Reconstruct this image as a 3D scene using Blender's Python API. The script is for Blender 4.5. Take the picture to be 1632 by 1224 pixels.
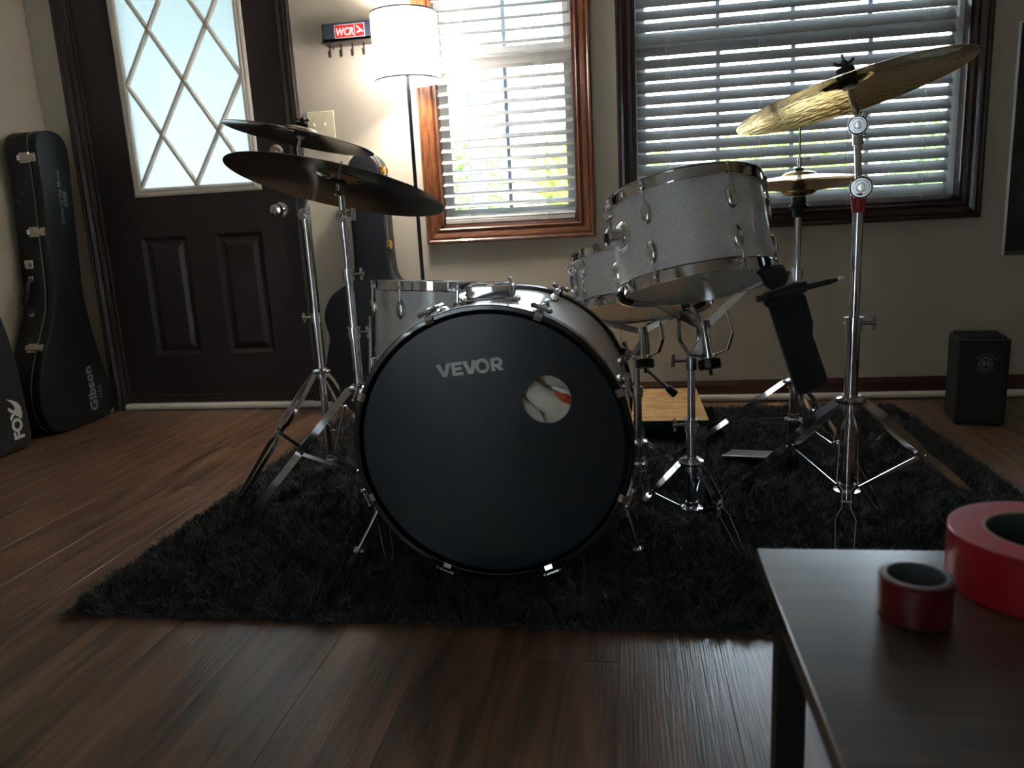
import bpy, math, random
import numpy as np
from mathutils import Vector, Matrix
random.seed(7)
C = bpy.context.scene.collection
for o in list(bpy.data.objects): bpy.data.objects.remove(o)
V = Vector
def s2l(c):
    return tuple(((x/255/12.92) if x/255 <= .04045 else ((x/255+.055)/1.055)**2.4) for x in c)

# ------------------------------------------------------------------ camera
cd = bpy.data.cameras.new('camera'); cam = bpy.data.objects.new('camera', cd); C.objects.link(cam)
PITCH, ROLL, YAW, FPX = 0.20570579, -0.05279327, -0.15594772, 1218.28
_cp, _sp, _cy, _sy = math.cos(PITCH), math.sin(PITCH), math.cos(YAW), math.sin(YAW)
_f = V((_sy*_cp, _cy*_cp, -_sp)); _r0 = V((_cy, -_sy, 0)); _u0 = _r0.cross(_f)
_cr, _sr = math.cos(ROLL), math.sin(ROLL)
_r = _r0*_cr + _u0*_sr; _u = _u0*_cr - _r0*_sr
M = Matrix((( _r.x, _u.x, -_f.x, 0), (_r.y, _u.y, -_f.y, 0), (_r.z, _u.z, -_f.z, .76), (0, 0, 0, 1)))
cam.matrix_world = M
cd.sensor_width = 36; cd.lens = 36*FPX/1632; cd.clip_start = .02; cd.clip_end = 300
cd.dof.use_dof = True; cd.dof.focus_distance = 1.75; cd.dof.aperture_fstop = 6.5
bpy.context.scene.camera = cam

# ------------------------------------------------------------------ world, light, exposure
SKY = 3.9; YF_ = -2.25
w = bpy.data.worlds.new('overcast_sky'); bpy.context.scene.world = w; w.use_nodes = True
bg = w.node_tree.nodes['Background']; bg.inputs[0].default_value = (.82, .91, 1.0, 1); bg.inputs[1].default_value = SKY
def portal(name, loc, rot, sx, sy):
    l = bpy.data.lights.new(name, 'AREA'); l.shape = 'RECTANGLE'; l.size = sx; l.size_y = sy
    l.cycles.is_portal = True
    o = bpy.data.objects.new(name, l); C.objects.link(o); o.location = loc; o.rotation_euler = rot
portal('portal_small_window', (-.475, 3.40, 1.38), (-math.pi/2, 0, 0), .62, 1.28)
portal('portal_large_window', (.64, 3.40, 1.38), (-math.pi/2, 0, 0), 1.26, 1.28)
portal('portal_rear', (-1.27, YF_-.2, 1.0), (math.pi/2, 0, 0), .75, 2.05)
portal('portal_door', (-1.86, 3.40, 1.45), (-math.pi/2, 0, 0), .6, 1.0)
def area(name, loc, rot, sx, sy, e, col):
    l = bpy.data.lights.new(name, 'AREA'); l.shape = 'RECTANGLE'; l.size = sx; l.size_y = sy; l.energy = e; l.color = col
    o = bpy.data.objects.new(name, l); C.objects.link(o); o.location = loc; o.rotation_euler = rot; return o
BULB = bpy.data.lights.new('lamp_bulb_light', 'POINT'); BULB.energy = 8.8; BULB.color = (1.0, .91, .79); BULB.shadow_soft_size = .05
bo = bpy.data.objects.new('lamp_bulb_light', BULB); C.objects.link(bo); bo.location = (-.811, 3.0, 1.44)
sc = bpy.context.scene
sc.view_settings.view_transform = 'Standard'; sc.view_settings.look = 'None'
sc.view_settings.gamma = 1; sc.view_settings.use_curve_mapping = False
sc.view_settings.exposure = 3.05
sc.cycles.max_bounces = 10; sc.cycles.diffuse_bounces = 5; sc.cycles.glossy_bounces = 5
sc.cycles.transparent_max_bounces = 24; sc.cycles.sample_clamp_indirect = 6

# ------------------------------------------------------------------ helpers: objects
W = {}
def idm(o): return W.get(o, Matrix.Identity(4))
def empty(name, loc, label=None, cat=None, group=None, kind=None, rot=None):
    o = bpy.data.objects.new(name, None); C.objects.link(o); o.empty_display_size = .05
    m = Matrix.Translation(loc)
    if rot is not None: m = m @ rot.to_4x4()
    o.matrix_world = m; W[o] = m
    if label: o['label'] = label
    if cat: o['category'] = cat
    if group: o['group'] = group
    if kind: o['kind'] = kind
    return o
thing = empty
def tag(o, label=None, cat=None, group=None, kind=None):
    if label: o['label'] = label
    if cat: o['category'] = cat
    if group: o['group'] = group
    if kind: o['kind'] = kind
    return o
def axisrot(u, ref=V((1, 0, 0))):
    """rotation whose z is u and whose x lies near ref"""
    u = V(u).normalized(); x = (V(ref) - u*V(ref).dot(u)).normalized(); y = u.cross(x)
    return Matrix((x, y, u)).transposed()
def frame(o, x, y):
    """4x4 with columns x, y, x cross y at o"""
    x = V(x).normalized(); y = V(y); y = (y - x*y.dot(x)).normalized(); z = x.cross(y)
    m = Matrix((x, y, z)).transposed().to_4x4(); m.translation = V(o); return m

class MB:
    def __init__(s): s.v = []; s.f = []
    def add(s, vs, fs):
        b = len(s.v); s.v += [V(x) for x in vs]; s.f += [tuple(b+i for i in f) for f in fs]; return s
    def box(s, lo, hi, T=None):
        x0, y0, z0 = lo; x1, y1, z1 = hi
        vs = [V((x, y, z)) for z in (z0, z1) for y in (y0, y1) for x in (x0, x1)]
        if T is not None: vs = [T @ v for v in vs]
        return s.add(vs, [(0, 2, 3, 1), (4, 5, 7, 6), (0, 1, 5, 4), (2, 6, 7, 3), (0, 4, 6, 2), (1, 3, 7, 5)])
    def cbox(s, c, sz, T=None):
        return s.box([c[i]-sz[i]/2 for i in range(3)], [c[i]+sz[i]/2 for i in range(3)], T)
    def cyl(s, p0, p1, r, r1=None, n=16, caps=True):
        p0, p1 = V(p0), V(p1); r1 = r if r1 is None else r1
        R = axisrot(p1-p0, V((1, 0, 0)) if abs((p1-p0).normalized().x) < .9 else V((0, 1, 0)))
        vs = []
        for p, rr in ((p0, r), (p1, r1)):
            vs += [p + R @ V((rr*math.cos(2*math.pi*i/n), rr*math.sin(2*math.pi*i/n), 0)) for i in range(n)]
        fs = [(i, (i+1) % n, n+(i+1) % n, n+i) for i in range(n)]
        if caps: fs += [tuple(range(n-1, -1, -1)), tuple(range(n, 2*n))]
        return s.add(vs, fs)
    def lathe(s, prof, n=32, T=None, closed=False):
        """prof: list of (r, z)"""
        m = len(prof); vs = []
        for i in range(n):
            a = 2*math.pi*i/n; c, d = math.cos(a), math.sin(a)
            vs += [V((r*c, r*d, z)) for r, z in prof]
        if T is not None: vs = [T @ v for v in vs]
        fs = []
        for i in range(n):
            j = (i+1) % n
            for k in range(m if closed else m-1):
                l = (k+1) % m
                fs.append((i*m+k, j*m+k, j*m+l, i*m+l))
        return s.add(vs, fs)
    def tube(s, pts, r, n=8, caps=True, closed=False):
        pts = [V(p) for p in pts]; m = len(pts)
        rs = r if isinstance(r, (list, tuple)) else [r]*m
        ref = None; vs = []
        for i, p in enumerate(pts):
            if closed: d = (pts[(i+1) % m]-pts[i-1]).normalized()
            else: d = ((pts[min(i+1, m-1)]-pts[max(i-1, 0)])).normalized()
            if ref is None: ref = V((0, 0, 1)) if abs(d.z) < .9 else V((1, 0, 0))
            x = (ref - d*ref.dot(d)).normalized(); ref = x; y = d.cross(x)
            vs += [p + x*rs[i]*math.cos(2*math.pi*k/n) + y*rs[i]*math.sin(2*math.pi*k/n) for k in range(n)]
        fs = []
        for i in range(m if closed else m-1):
            a, b = i*n, ((i+1) % m)*n
            fs += [(a+k, a+(k+1) % n, b+(k+1) % n, b+k) for k in range(n)]
        if caps and not closed: fs += [tuple(range(n-1, -1, -1)), tuple(range((m-1)*n, m*n))]
        return s.add(vs, fs)
    def strip(s, pts, wd, wdt, th):
        """flat bar along pts; wd = width direction (one vector), wdt width, th thickness"""
        pts = [V(p) for p in pts]; wd = V(wd).normalized(); m = len(pts); vs = []
        for i, p in enumerate(pts):
            d = (pts[min(i+1, m-1)]-pts[max(i-1, 0)]).normalized(); w_ = (wd-d*wd.dot(d)).normalized(); t = d.cross(w_)
            for a, b in ((-1, -1), (1, -1), (1, 1), (-1, 1)): vs.append(p + w_*a*wdt/2 + t*b*th/2)
        fs = []
        for i in range(m-1):
            a, b = i*4, i*4+4
            fs += [(a+k, a+(k+1) % 4, b+(k+1) % 4, b+k) for k in range(4)]
        fs += [(3, 2, 1, 0), tuple(range((m-1)*4, m*4))]
        return s.add(vs, fs)
    def prism(s, poly, d0, d1, T):
        """poly in local xy, extruded from z=d0 to d1, placed by T"""
        n = len(poly)
        a = sum(poly[i][0]*poly[(i+1) % n][1]-poly[(i+1) % n][0]*poly[i][1] for i in range(n))
        if a < 0: poly = poly[::-1]
        if d1 < d0: d0, d1 = d1, d0
        vs = [T @ V((x, y, d0)) for x, y in poly] + [T @ V((x, y, d1)) for x, y in poly]
        return s.add(vs, [tuple(range(n-1, -1, -1)), tuple(range(n, 2*n))] + [(i, (i+1) % n, n+(i+1) % n, n+i) for i in range(n)])
    def ball(s, c, r, n=12, sc=(1, 1, 1)):
        c = V(c); rows = n//2; vs = [c+V((0, 0, -r*sc[2]))]
        for i in range(1, rows):
            t = -math.pi/2+math.pi*i/rows
            vs += [c+V((r*sc[0]*math.cos(t)*math.cos(2*math.pi*k/n), r*sc[1]*math.cos(t)*math.sin(2*math.pi*k/n), r*sc[2]*math.sin(t))) for k in range(n)]
        vs.append(c+V((0, 0, r*sc[2]))); L = len(vs)-1
        fs = [(0, 1+(k+1) % n, 1+k) for k in range(n)]
        for i in range(rows-2):
            a = 1+i*n; fs += [(a+k, a+(k+1) % n, a+n+(k+1) % n, a+n+k) for k in range(n)]
        a = 1+(rows-2)*n; fs += [(a+k, a+(k+1) % n, L) for k in range(n)]
        return s.add(vs, fs)
    def mesh(s, name, mat, Ti=None, smooth=True, ang=35):
        me = bpy.data.meshes.new(name)
        vs = s.v if Ti is None else [Ti @ v for v in s.v]
        me.from_pydata([tuple(v) for v in vs], [], s.f); me.update()
        if mat: me.materials.append(mat)
        if smooth:
            me.polygons.foreach_set('use_smooth', [True]*len(me.polygons)); me.set_sharp_from_angle(angle=math.radians(ang))
        return me
    def build(s, name, mat, parent=None, local=False, smooth=True, bev=0, ang=35, **tg):
        Ti = None
        if parent is not None and not local: Ti = idm(parent).inverted()
        me = s.mesh(name, mat, Ti, smooth, ang)
        o = bpy.data.objects.new(name, me); C.objects.link(o)
        if parent is not None: o.parent = parent; W[o] = idm(parent)
        if bev:
            b = o.modifiers.new('bevel', 'BEVEL'); b.width = bev; b.segments = 2; b.limit_method = 'ANGLE'; b.angle_limit = math.radians(40)
        tag(o, **tg); return o
def place(me, name, parent, T, local=False, **tg):
    """link shared mesh data as a child; T is world (or local) matrix"""
    o = bpy.data.objects.new(name, me); C.objects.link(o); o.parent = parent
    m = T if local else idm(parent).inverted() @ T
    o.matrix_basis = m; W[o] = (idm(parent) @ T) if local else T
    tag(o, **tg); return o

# ------------------------------------------------------------------ helpers: materials
def mat(name, col, rough=.5, metal=0., spec=.5, coat=0., sheen=0., bump=None, var=None, **kw):
    m = bpy.data.materials.new(name); m.use_nodes = True; nt = m.node_tree; b = nt.nodes['Principled BSDF']
    b.inputs['Base Color'].default_value = (*col, 1); b.inputs['Roughness'].default_value = rough
    b.inputs['Metallic'].default_value = metal; b.inputs['Specular IOR Level'].default_value = spec
    b.inputs['Coat Weight'].default_value = coat; b.inputs['Sheen Weight'].default_value = sheen
    L = nt.links; N = nt.nodes
    tc = N.new('ShaderNodeTexCoord')
    if bump:
        sc_, st, di = bump[:3]; stretch = bump[3] if len(bump) > 3 else (1, 1, 1)
        mp = N.new('ShaderNodeMapping'); mp.inputs['Scale'].default_value = stretch
        nz = N.new('ShaderNodeTexNoise'); nz.inputs['Scale'].default_value = sc_; nz.inputs['Detail'].default_value = 4
        bp = N.new('ShaderNodeBump'); bp.inputs['Strength'].default_value = st; bp.inputs['Distance'].default_value = di
        L.new(tc.outputs['Object'], mp.inputs[0]); L.new(mp.outputs[0], nz.inputs['Vector']); L.new(nz.outputs['Fac'], bp.inputs['Height']); L.new(bp.outputs[0], b.inputs['Normal'])
    if var:
        sc_, c2, lo, hi = var[:4]; stretch = var[4] if len(var) > 4 else (1, 1, 1)
        mp = N.new('ShaderNodeMapping'); mp.inputs['Scale'].default_value = stretch
        nz = N.new('ShaderNodeTexNoise'); nz.inputs['Scale'].default_value = sc_; nz.inputs['Detail'].default_value = 6
        rp = N.new('ShaderNodeValToRGB'); rp.color_ramp.elements[0].position = lo; rp.color_ramp.elements[1].position = hi
        rp.color_ramp.elements[0].color = (*c2, 1); rp.color_ramp.elements[1].color = (*col, 1)
        L.new(tc.outputs['Object'], mp.inputs[0]); L.new(mp.outputs[0], nz.inputs['Vector']); L.new(nz.outputs['Fac'], rp.inputs[0]); L.new(rp.outputs[0], b.inputs['Base Color'])
    return m
def simple_nodes(name):
    m = bpy.data.materials.new(name); m.use_nodes = True; nt = m.node_tree
    for n in list(nt.nodes): nt.nodes.remove(n)
    return m, nt, nt.nodes, nt.links

M_wall = mat('wall_paint', s2l((196, 188, 172)), .75, bump=(180, .12, .002), var=(3, s2l((188, 180, 164)), .3, .7))
M_ceil = mat('ceiling_paint', s2l((215, 212, 205)), .9, bump=(120, .3, .004))
M_oak = mat('oak_trim', s2l((134, 82, 50)), .33, coat=.3, bump=(60, .15, .002, (1, 1, 1)), var=(30, s2l((88, 50, 32)), .35, .65, (6, 6, .6)))
M_oakh = mat('oak_trim_horizontal', s2l((134, 82, 50)), .33, coat=.3, bump=(60, .15, .002), var=(30, s2l((88, 50, 32)), .35, .65, (.6, 6, 6)))
M_dark_trim = mat('dark_window_trim', s2l((62, 44, 40)), .35, coat=.3, var=(30, s2l((44, 30, 28)), .35, .65, (6, 6, .6)))
M_casing = mat('dark_door_casing', s2l((58, 46, 42)), .4, bump=(60, .2, .002, (6, 6, .6)), var=(30, s2l((42, 32, 30)), .35, .65, (6, 6, .6)))
M_base = mat('brown_baseboard', s2l((74, 46, 38)), .45, bump=(40, .1, .002, (.5, 4, 4)))
M_door = mat('brown_black_door_paint', s2l((50, 41, 41)), .35, bump=(90, .12, .001, (4, 4, .6)))
M_vinyl = mat('white_vinyl', s2l((215, 215, 212)), .4)
M_lite = mat('cream_door_lite_plastic', s2l((222, 216, 205)), .4)
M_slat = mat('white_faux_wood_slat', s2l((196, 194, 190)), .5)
M_slat_shaded = mat('shaded_white_slat', s2l((146, 146, 147)), .5)  # shaded copy of the white slat, its dimness put into the colour
M_cord = mat('blind_cord', s2l((205, 200, 188)), .8)
M_white = mat('white_quarter_round', s2l((222, 218, 206)), .4)
M_chrome = mat('chrome', (.78, .78, .80), .13, 1.0)
M_chrome2 = mat('polished_chrome', (.72, .72, .75), .07, 1.0)
M_steel = mat('satin_steel', (.5, .5, .52), .28, 1.0)
M_gold = mat('gold_latch', (.85, .58, .18), .22, 1.0)
M_nickel = mat('satin_nickel', (.62, .58, .52), .25, 1.0)
M_rubber = mat('black_rubber', (.012, .012, .013), .6)
M_plastic = mat('black_plastic', (.015, .015, .017), .4)
M_felt = mat('black_felt', (.02, .02, .022), .95)
M_fabric = mat('black_bag_fabric', (.006, .007, .008), .85, sheen=.2, bump=(400, .4, .001))
M_tolex = mat('black_tolex', s2l((19, 23, 26)), .5, bump=(500, .35, .001))
M_tolex2 = mat('blue_black_case_vinyl', s2l((24, 26, 34)), .5, bump=(500, .35, .001))
M_piping = mat('case_piping', s2l((120, 122, 120)), .5)
M_print = mat('grey_case_print', s2l((135, 140, 142)), .6)
M_white_print = mat('white_print', s2l((215, 215, 212)), .6)
M_logo = mat('grey_logo_print', s2l((222, 228, 230)), .7)
M_red = mat('red_print', s2l((214, 30, 38)), .5)
M_navy = mat('navy_shelf_paint', s2l((52, 60, 78)), .5)
M_iron = mat('dark_iron_hook', s2l((70, 62, 60)), .4, .7)
M_plate = mat('cream_switch_plate', s2l((226, 220, 190)), .35)
M_head_w = mat('clear_white_drum_head', s2l((225, 222, 212)), .35)
M_hoop_k = mat('black_lacquered_hoop', (.008, .008, .010), .18, coat=.6)
M_lamp_metal = mat('black_lamp_metal', (.02, .02, .024), .35, .3)
M_socket = mat('grey_lamp_socket', s2l((150, 152, 158)), .5)
M_osb_edge = mat('green_board_edge', s2l((28, 62, 58)), .6)
M_block = mat('grey_printed_block', s2l((150, 152, 150)), .6)
M_black_box = mat('black_speaker_vinyl', s2l((26, 30, 31)), .6, bump=(300, .4, .001))
M_grille = mat('black_foam_top', (.02, .022, .022), .9, bump=(220, 1, .006))
M_screen = mat('tv_screen', (.006, .006, .007), .12)
M_bezel = mat('tv_bezel', (.7, .71, .74), .3, .9)
M_table_leg = mat('black_table_metal', (.012, .012, .013), .4, .2)
M_tape = mat('red_tape', s2l((150, 18, 30)), .35, coat=.1)
M_tape_side = mat('red_tape_edge', s2l((178, 52, 64)), .55, bump=(200, .2, .001))
M_tape_dark = mat('dark_red_tape', s2l((84, 9, 15)), .35, coat=.1)
M_core = mat('cardboard_core', s2l((168, 150, 125)), .8)
M_core_in = mat('dark_core_inside', s2l((56, 66, 62)), .7)
M_core_k = mat('grey_plastic_core', s2l((88, 92, 96)), .4)
M_blanket = mat('cream_fleece', s2l((244, 236, 222)), .9, sheen=.3, bump=(300, .4, .002))
M_orange = mat('orange_fleece', s2l((206, 100, 60)), .9)
M_wood_in = mat('shell_inner_ply', s2l((190, 160, 120)), .6)
M_stick = mat('black_stick', (.015, .015, .015), .4)
M_leaf = mat('yellow_green_leaves', s2l((168, 190, 70)), .6)
M_leaf3 = mat('grey_green_leaves', s2l((120, 135, 130)), .6)
M_leaf2 = mat('green_leaves', s2l((120, 160, 70)), .6)
M_bark = mat('bark', s2l((110, 100, 92)), .9, bump=(20, .6, .02))
M_grass = mat('pale_gravel_drive', s2l((178, 182, 180)), .9, var=(8, s2l((150, 156, 152)), .3, .7))
M_conc = mat('porch_concrete', s2l((165, 165, 160)), .8)
M_porch = mat('blue_white_porch_paint', s2l((150, 165, 185)), .6)
M_console = mat('dark_console_wood', s2l((38, 32, 30)), .4)

# silver sparkle wrap
def make_wrap():
    m = mat('silver_sparkle_wrap', (.7, .7, .72), .42, .2, coat=.8); nt = m.node_tree; N = nt.nodes; L = nt.links; b = N['Principled BSDF']
    b.inputs['Coat Roughness'].default_value = .12
    tc = N.new('ShaderNodeTexCoord'); vo = N.new('ShaderNodeTexVoronoi'); vo.inputs['Scale'].default_value = 900
    rp = N.new('ShaderNodeValToRGB'); rp.color_ramp.elements[0].color = (.5, .5, .51, 1); rp.color_ramp.elements[1].color = (.95, .95, .97, 1)
    L.new(tc.outputs['Object'], vo.inputs['Vector']); L.new(vo.outputs['Color'], rp.inputs[0]); L.new(rp.outputs[0], b.inputs['Base Color'])
    bp = N.new('ShaderNodeBump'); bp.inputs['Strength'].default_value = .25; bp.inputs['Distance'].default_value = .001
    L.new(vo.outputs['Color'], bp.inputs['Height']); L.new(bp.outputs[0], b.inputs['Normal'])
    return m
M_wrap = make_wrap()
# cymbal bronze with turned rings
def make_cymbal(name, col, rough, hammer=.0):
    m = mat(name, col, rough, 1.0); nt = m.node_tree; N = nt.nodes; L = nt.links; b = N['Principled BSDF']
    tc = N.new('ShaderNodeTexCoord'); sx = N.new('ShaderNodeSeparateXYZ'); L.new(tc.outputs['Object'], sx.inputs[0])
    cb = N.new('ShaderNodeCombineXYZ'); L.new(sx.outputs['X'], cb.inputs[0]); L.new(sx.outputs['Y'], cb.inputs[1])
    ln = N.new('ShaderNodeVectorMath'); ln.operation = 'LENGTH'; L.new(cb.outputs[0], ln.inputs[0])
    nz = N.new('ShaderNodeTexNoise'); nz.noise_dimensions = '1D'; nz.inputs['Scale'].default_value = 600; L.new(ln.outputs['Value'], nz.inputs['W'])
    bp = N.new('ShaderNodeBump'); bp.inputs['Strength'].default_value = .12; bp.inputs['Distance'].default_value = .0006; L.new(nz.outputs['Fac'], bp.inputs['Height'])
    if hammer:
        vo = N.new('ShaderNodeTexVoronoi'); vo.inputs['Scale'].default_value = 55; L.new(tc.outputs['Object'], vo.inputs['Vector'])
        b2 = N.new('ShaderNodeBump'); b2.inputs['Strength'].default_value = hammer; b2.inputs['Distance'].default_value = .002; L.new(vo.outputs['Distance'], b2.inputs['Height'])
        L.new(bp.outputs[0], b2.inputs['Normal']); L.new(b2.outputs[0], b.inputs['Normal'])
    else: L.new(bp.outputs[0], b.inputs['Normal'])
    return m
M_bronze = make_cymbal('brilliant_bronze', (.80, .62, .32), .12, .35)
M_bronze_d = make_cymbal('dark_bronze', (.40, .37, .31), .14)
M_bronze_h = make_cymbal('hihat_bronze', (.74, .55, .28), .2)
# floor planks
def make_floor():
    m = mat('brown_vinyl_plank', s2l((104, 74, 56)), .34, coat=.5); nt = m.node_tree; N = nt.nodes; L = nt.links; b = N['Principled BSDF']
    b.inputs['Coat Roughness'].default_value = .24
    tc = N.new('ShaderNodeTexCoord'); oi = N.new('ShaderNodeObjectInfo')
    ml = N.new('ShaderNodeMath'); ml.operation = 'MULTIPLY'; ml.inputs[1].default_value = 37; L.new(oi.outputs['Random'], ml.inputs[0])
    cb = N.new('ShaderNodeCombineXYZ'); L.new(ml.outputs[0], cb.inputs[2]); L.new(ml.outputs[0], cb.inputs[1])
    ad = N.new('ShaderNodeVectorMath'); ad.operation = 'ADD'; L.new(tc.outputs['Object'], ad.inputs[0]); L.new(cb.outputs[0], ad.inputs[1])
    mp = N.new('ShaderNodeMapping'); mp.inputs['Scale'].default_value = (9, .9, 9); L.new(ad.outputs[0], mp.inputs[0])
    nz = N.new('ShaderNodeTexNoise'); nz.inputs['Scale'].default_value = 3.0; nz.inputs['Detail'].default_value = 8; nz.inputs['Distortion'].default_value = .6; L.new(mp.outputs[0], nz.inputs['Vector'])
    rp = N.new('ShaderNodeValToRGB'); e = rp.color_ramp.elements
    e[0].position = .3; e[0].color = (*s2l((66, 49, 39)), 1); e[1].position = .72; e[1].color = (*s2l((146, 108, 82)), 1)
    L.new(nz.outputs['Fac'], rp.inputs[0])
    hs = N.new('ShaderNodeHueSaturation'); L.new(rp.outputs[0], hs.inputs['Color'])
    mr = N.new('ShaderNodeMapRange'); mr.inputs['To Min'].default_value = .85; mr.inputs['To Max'].default_value = 1.12; L.new(oi.outputs['Random'], mr.inputs[0]); L.new(mr.outputs[0], hs.inputs['Value'])
    L.new(hs.outputs[0], b.inputs['Base Color'])
    m2 = N.new('ShaderNodeMapping'); m2.inputs['Scale'].default_value = (40, 1.2, 40); L.new(ad.outputs[0], m2.inputs[0])
    n2 = N.new('ShaderNodeTexNoise'); n2.inputs['Scale'].default_value = 6; n2.inputs['Detail'].default_value = 3; L.new(m2.outputs[0], n2.inputs['Vector'])
    bp = N.new('ShaderNodeBump'); bp.inputs['Strength'].default_value = .35; bp.inputs['Distance'].default_value = .002; L.new(n2.outputs['Fac'], bp.inputs['Height']); L.new(bp.outputs[0], b.inputs['Normal']); L.new(bp.outputs[0], b.inputs['Coat Normal'])
    mr2 = N.new('ShaderNodeMapRange'); mr2.inputs['To Min'].default_value = .28; mr2.inputs['To Max'].default_value = .5; L.new(n2.outputs['Fac'], mr2.inputs[0]); L.new(mr2.outputs[0], b.inputs['Roughness'])
    return m
M_floor = make_floor()
def make_table():
    m = mat('dark_wood_laminate', s2l((78, 66, 58)), .30, coat=1.0, var=(9, s2l((48, 40, 36)), .3, .7, (.5, 7, 7)), bump=(40, .12, .001, (.4, 5, 5)))
    m.node_tree.nodes['Principled BSDF'].inputs['Coat Roughness'].default_value = .22
    return m
M_table = make_table()
def make_osb():
    m = mat('osb_board', s2l((200, 160, 105)), .7); nt = m.node_tree; N = nt.nodes; L = nt.links; b = N['Principled BSDF']
    tc = N.new('ShaderNodeTexCoord'); mp = N.new('ShaderNodeMapping'); mp.inputs['Scale'].default_value = (14, 34, 20); mp.inputs['Rotation'].default_value = (0, 0, .5)
    vo = N.new('ShaderNodeTexVoronoi'); vo.inputs['Scale'].default_value = 1.6; rp = N.new('ShaderNodeValToRGB')
    rp.color_ramp.elements[0].color = (*s2l((165, 122, 74)), 1); rp.color_ramp.elements[1].color = (*s2l((214, 176, 120)), 1)
    L.new(tc.outputs['Object'], mp.inputs[0]); L.new(mp.outputs[0], vo.inputs['Vector']); L.new(vo.outputs['Color'], rp.inputs[0]); L.new(rp.outputs[0], b.inputs['Base Color'])
    return m
M_osb = make_osb()
def make_glass():
    m, nt, N, L = simple_nodes('window_glass')
    t = N.new('ShaderNodeBsdfTransparent'); t.inputs[0].default_value = (.84, .87, .88, 1); g = N.new('ShaderNodeBsdfGlossy'); g.inputs['Roughness'].default_value = .02
    fr = N.new('ShaderNodeFresnel'); fr.inputs['IOR'].default_value = 1.45; mx = N.new('ShaderNodeMixShader'); o = N.new('ShaderNodeOutputMaterial')
    L.new(fr.outputs[0], mx.inputs[0]); L.new(t.outputs[0], mx.inputs[1]); L.new(g.outputs[0], mx.inputs[2]); L.new(mx.outputs[0], o.inputs[0]); return m
M_glass = make_glass()
def make_frost():
    m, nt, N, L = simple_nodes('frosted_door_glass')
    t = N.new('ShaderNodeBsdfTranslucent'); t.inputs[0].default_value = (.32, .345, .34, 1)
    g = N.new('ShaderNodeBsdfGlossy'); g.inputs['Roughness'].default_value = .25
    tc = N.new('ShaderNodeTexCoord'); nz = N.new('ShaderNodeTexNoise'); nz.inputs['Scale'].default_value = 160; bp = N.new('ShaderNodeBump'); bp.inputs['Strength'].default_value = .6; bp.inputs['Distance'].default_value = .003
    L.new(tc.outputs['Object'], nz.inputs['Vector']); L.new(nz.outputs['Fac'], bp.inputs['Height']); L.new(bp.outputs[0], t.inputs['Normal']); L.new(bp.outputs[0], g.inputs['Normal'])
    tr = N.new('ShaderNodeBsdfTransparent'); tr.inputs[0].default_value = (.4, .42, .42, 1)
    m0 = N.new('ShaderNodeMixShader'); m0.inputs[0].default_value = .12; L.new(t.outputs[0], m0.inputs[1]); L.new(tr.outputs[0], m0.inputs[2])
    mx = N.new('ShaderNodeMixShader'); mx.inputs[0].default_value = .05; o = N.new('ShaderNodeOutputMaterial')
    L.new(m0.outputs[0], mx.inputs[1]); L.new(g.outputs[0], mx.inputs[2]); L.new(mx.outputs[0], o.inputs[0]); return m
M_frost = make_frost()
def make_translucent(name, col, trans, fac):
    m, nt, N, L = simple_nodes(name)
    d = N.new('ShaderNodeBsdfDiffuse'); d.inputs[0].default_value = (*col, 1); t = N.new('ShaderNodeBsdfTranslucent'); t.inputs[0].default_value = (*trans, 1)
    mx = N.new('ShaderNodeMixShader'); mx.inputs[0].default_value = fac; o = N.new('ShaderNodeOutputMaterial')
    L.new(d.outputs[0], mx.inputs[1]); L.new(t.outputs[0], mx.inputs[2]); L.new(mx.outputs[0], o.inputs[0]); return m
M_shade = make_translucent('white_linen_shade', (.82, .82, .84), (.62, .62, .65), .55)
M_batter = make_translucent('translucent_batter_head', (.8, .79, .75), (.92, .92, .9), .68)
M_curtain = make_translucent('grey_curtain', (.45, .45, .45), (.62, .62, .60), .62)
def emit(name, col, s_):
    m, nt, N, L = simple_nodes(name); e = N.new('ShaderNodeEmission'); e.inputs[0].default_value = (*col, 1); e.inputs[1].default_value = s_
    o = N.new('ShaderNodeOutputMaterial'); L.new(e.outputs[0], o.inputs[0]); return m
M_bulb = emit('lit_bulb', (1, .9, .75), 6)
M_bass_head = mat('black_gloss_drum_head', (.018, .023, .028), .24, spec=.28)

# ------------------------------------------------------------------ room shell
XL, XR, YB, YF, ZC = -2.52, 2.42, 3.19, -2.25, 2.45
TH = .13
def wall_with_holes(name, xs, zs, holes, y0, y1, m):
    b = MB(); X = sorted(set(xs+[h[0] for h in holes]+[h[1] for h in holes])); Z = sorted(set(zs+[h[2] for h in holes]+[h[3] for h in holes]))
    for i in range(len(X)-1):
        for j in range(len(Z)-1):
            cx, cz = (X[i]+X[i+1])/2, (Z[j]+Z[j+1])/2
            if any(h[0] < cx < h[1] and h[2] < cz < h[3] for h in holes): continue
            b.box((X[i], y0, Z[j]), (X[i+1], y1, Z[j+1]))
    return b.build(name, m, smooth=False, kind='structure')
W1 = (-.764, -.186, .757, 2.02); W2 = (.035, 1.258, .757, 2.02); DR = (-2.330, -1.392, 0.0, 2.06)
wall_with_holes('wall_back', [XL-TH, XR+TH], [0, ZC], [W1, W2, DR], YB, YB+TH, M_wall)
MB().box((XL-TH, YF, 0), (XL, YB, ZC)).build('wall_left', M_wall, kind='structure', smooth=False)
MB().box((XR, YF, 0), (XR+TH, YB, ZC)).build('wall_right', M_wall, kind='structure', smooth=False)
W3 = (-1.62, -.92, .02, 2.0)
wall_with_holes('wall_front', [XL-TH, XR+TH], [0, ZC], [W3], YF-TH, YF, M_wall)
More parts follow.
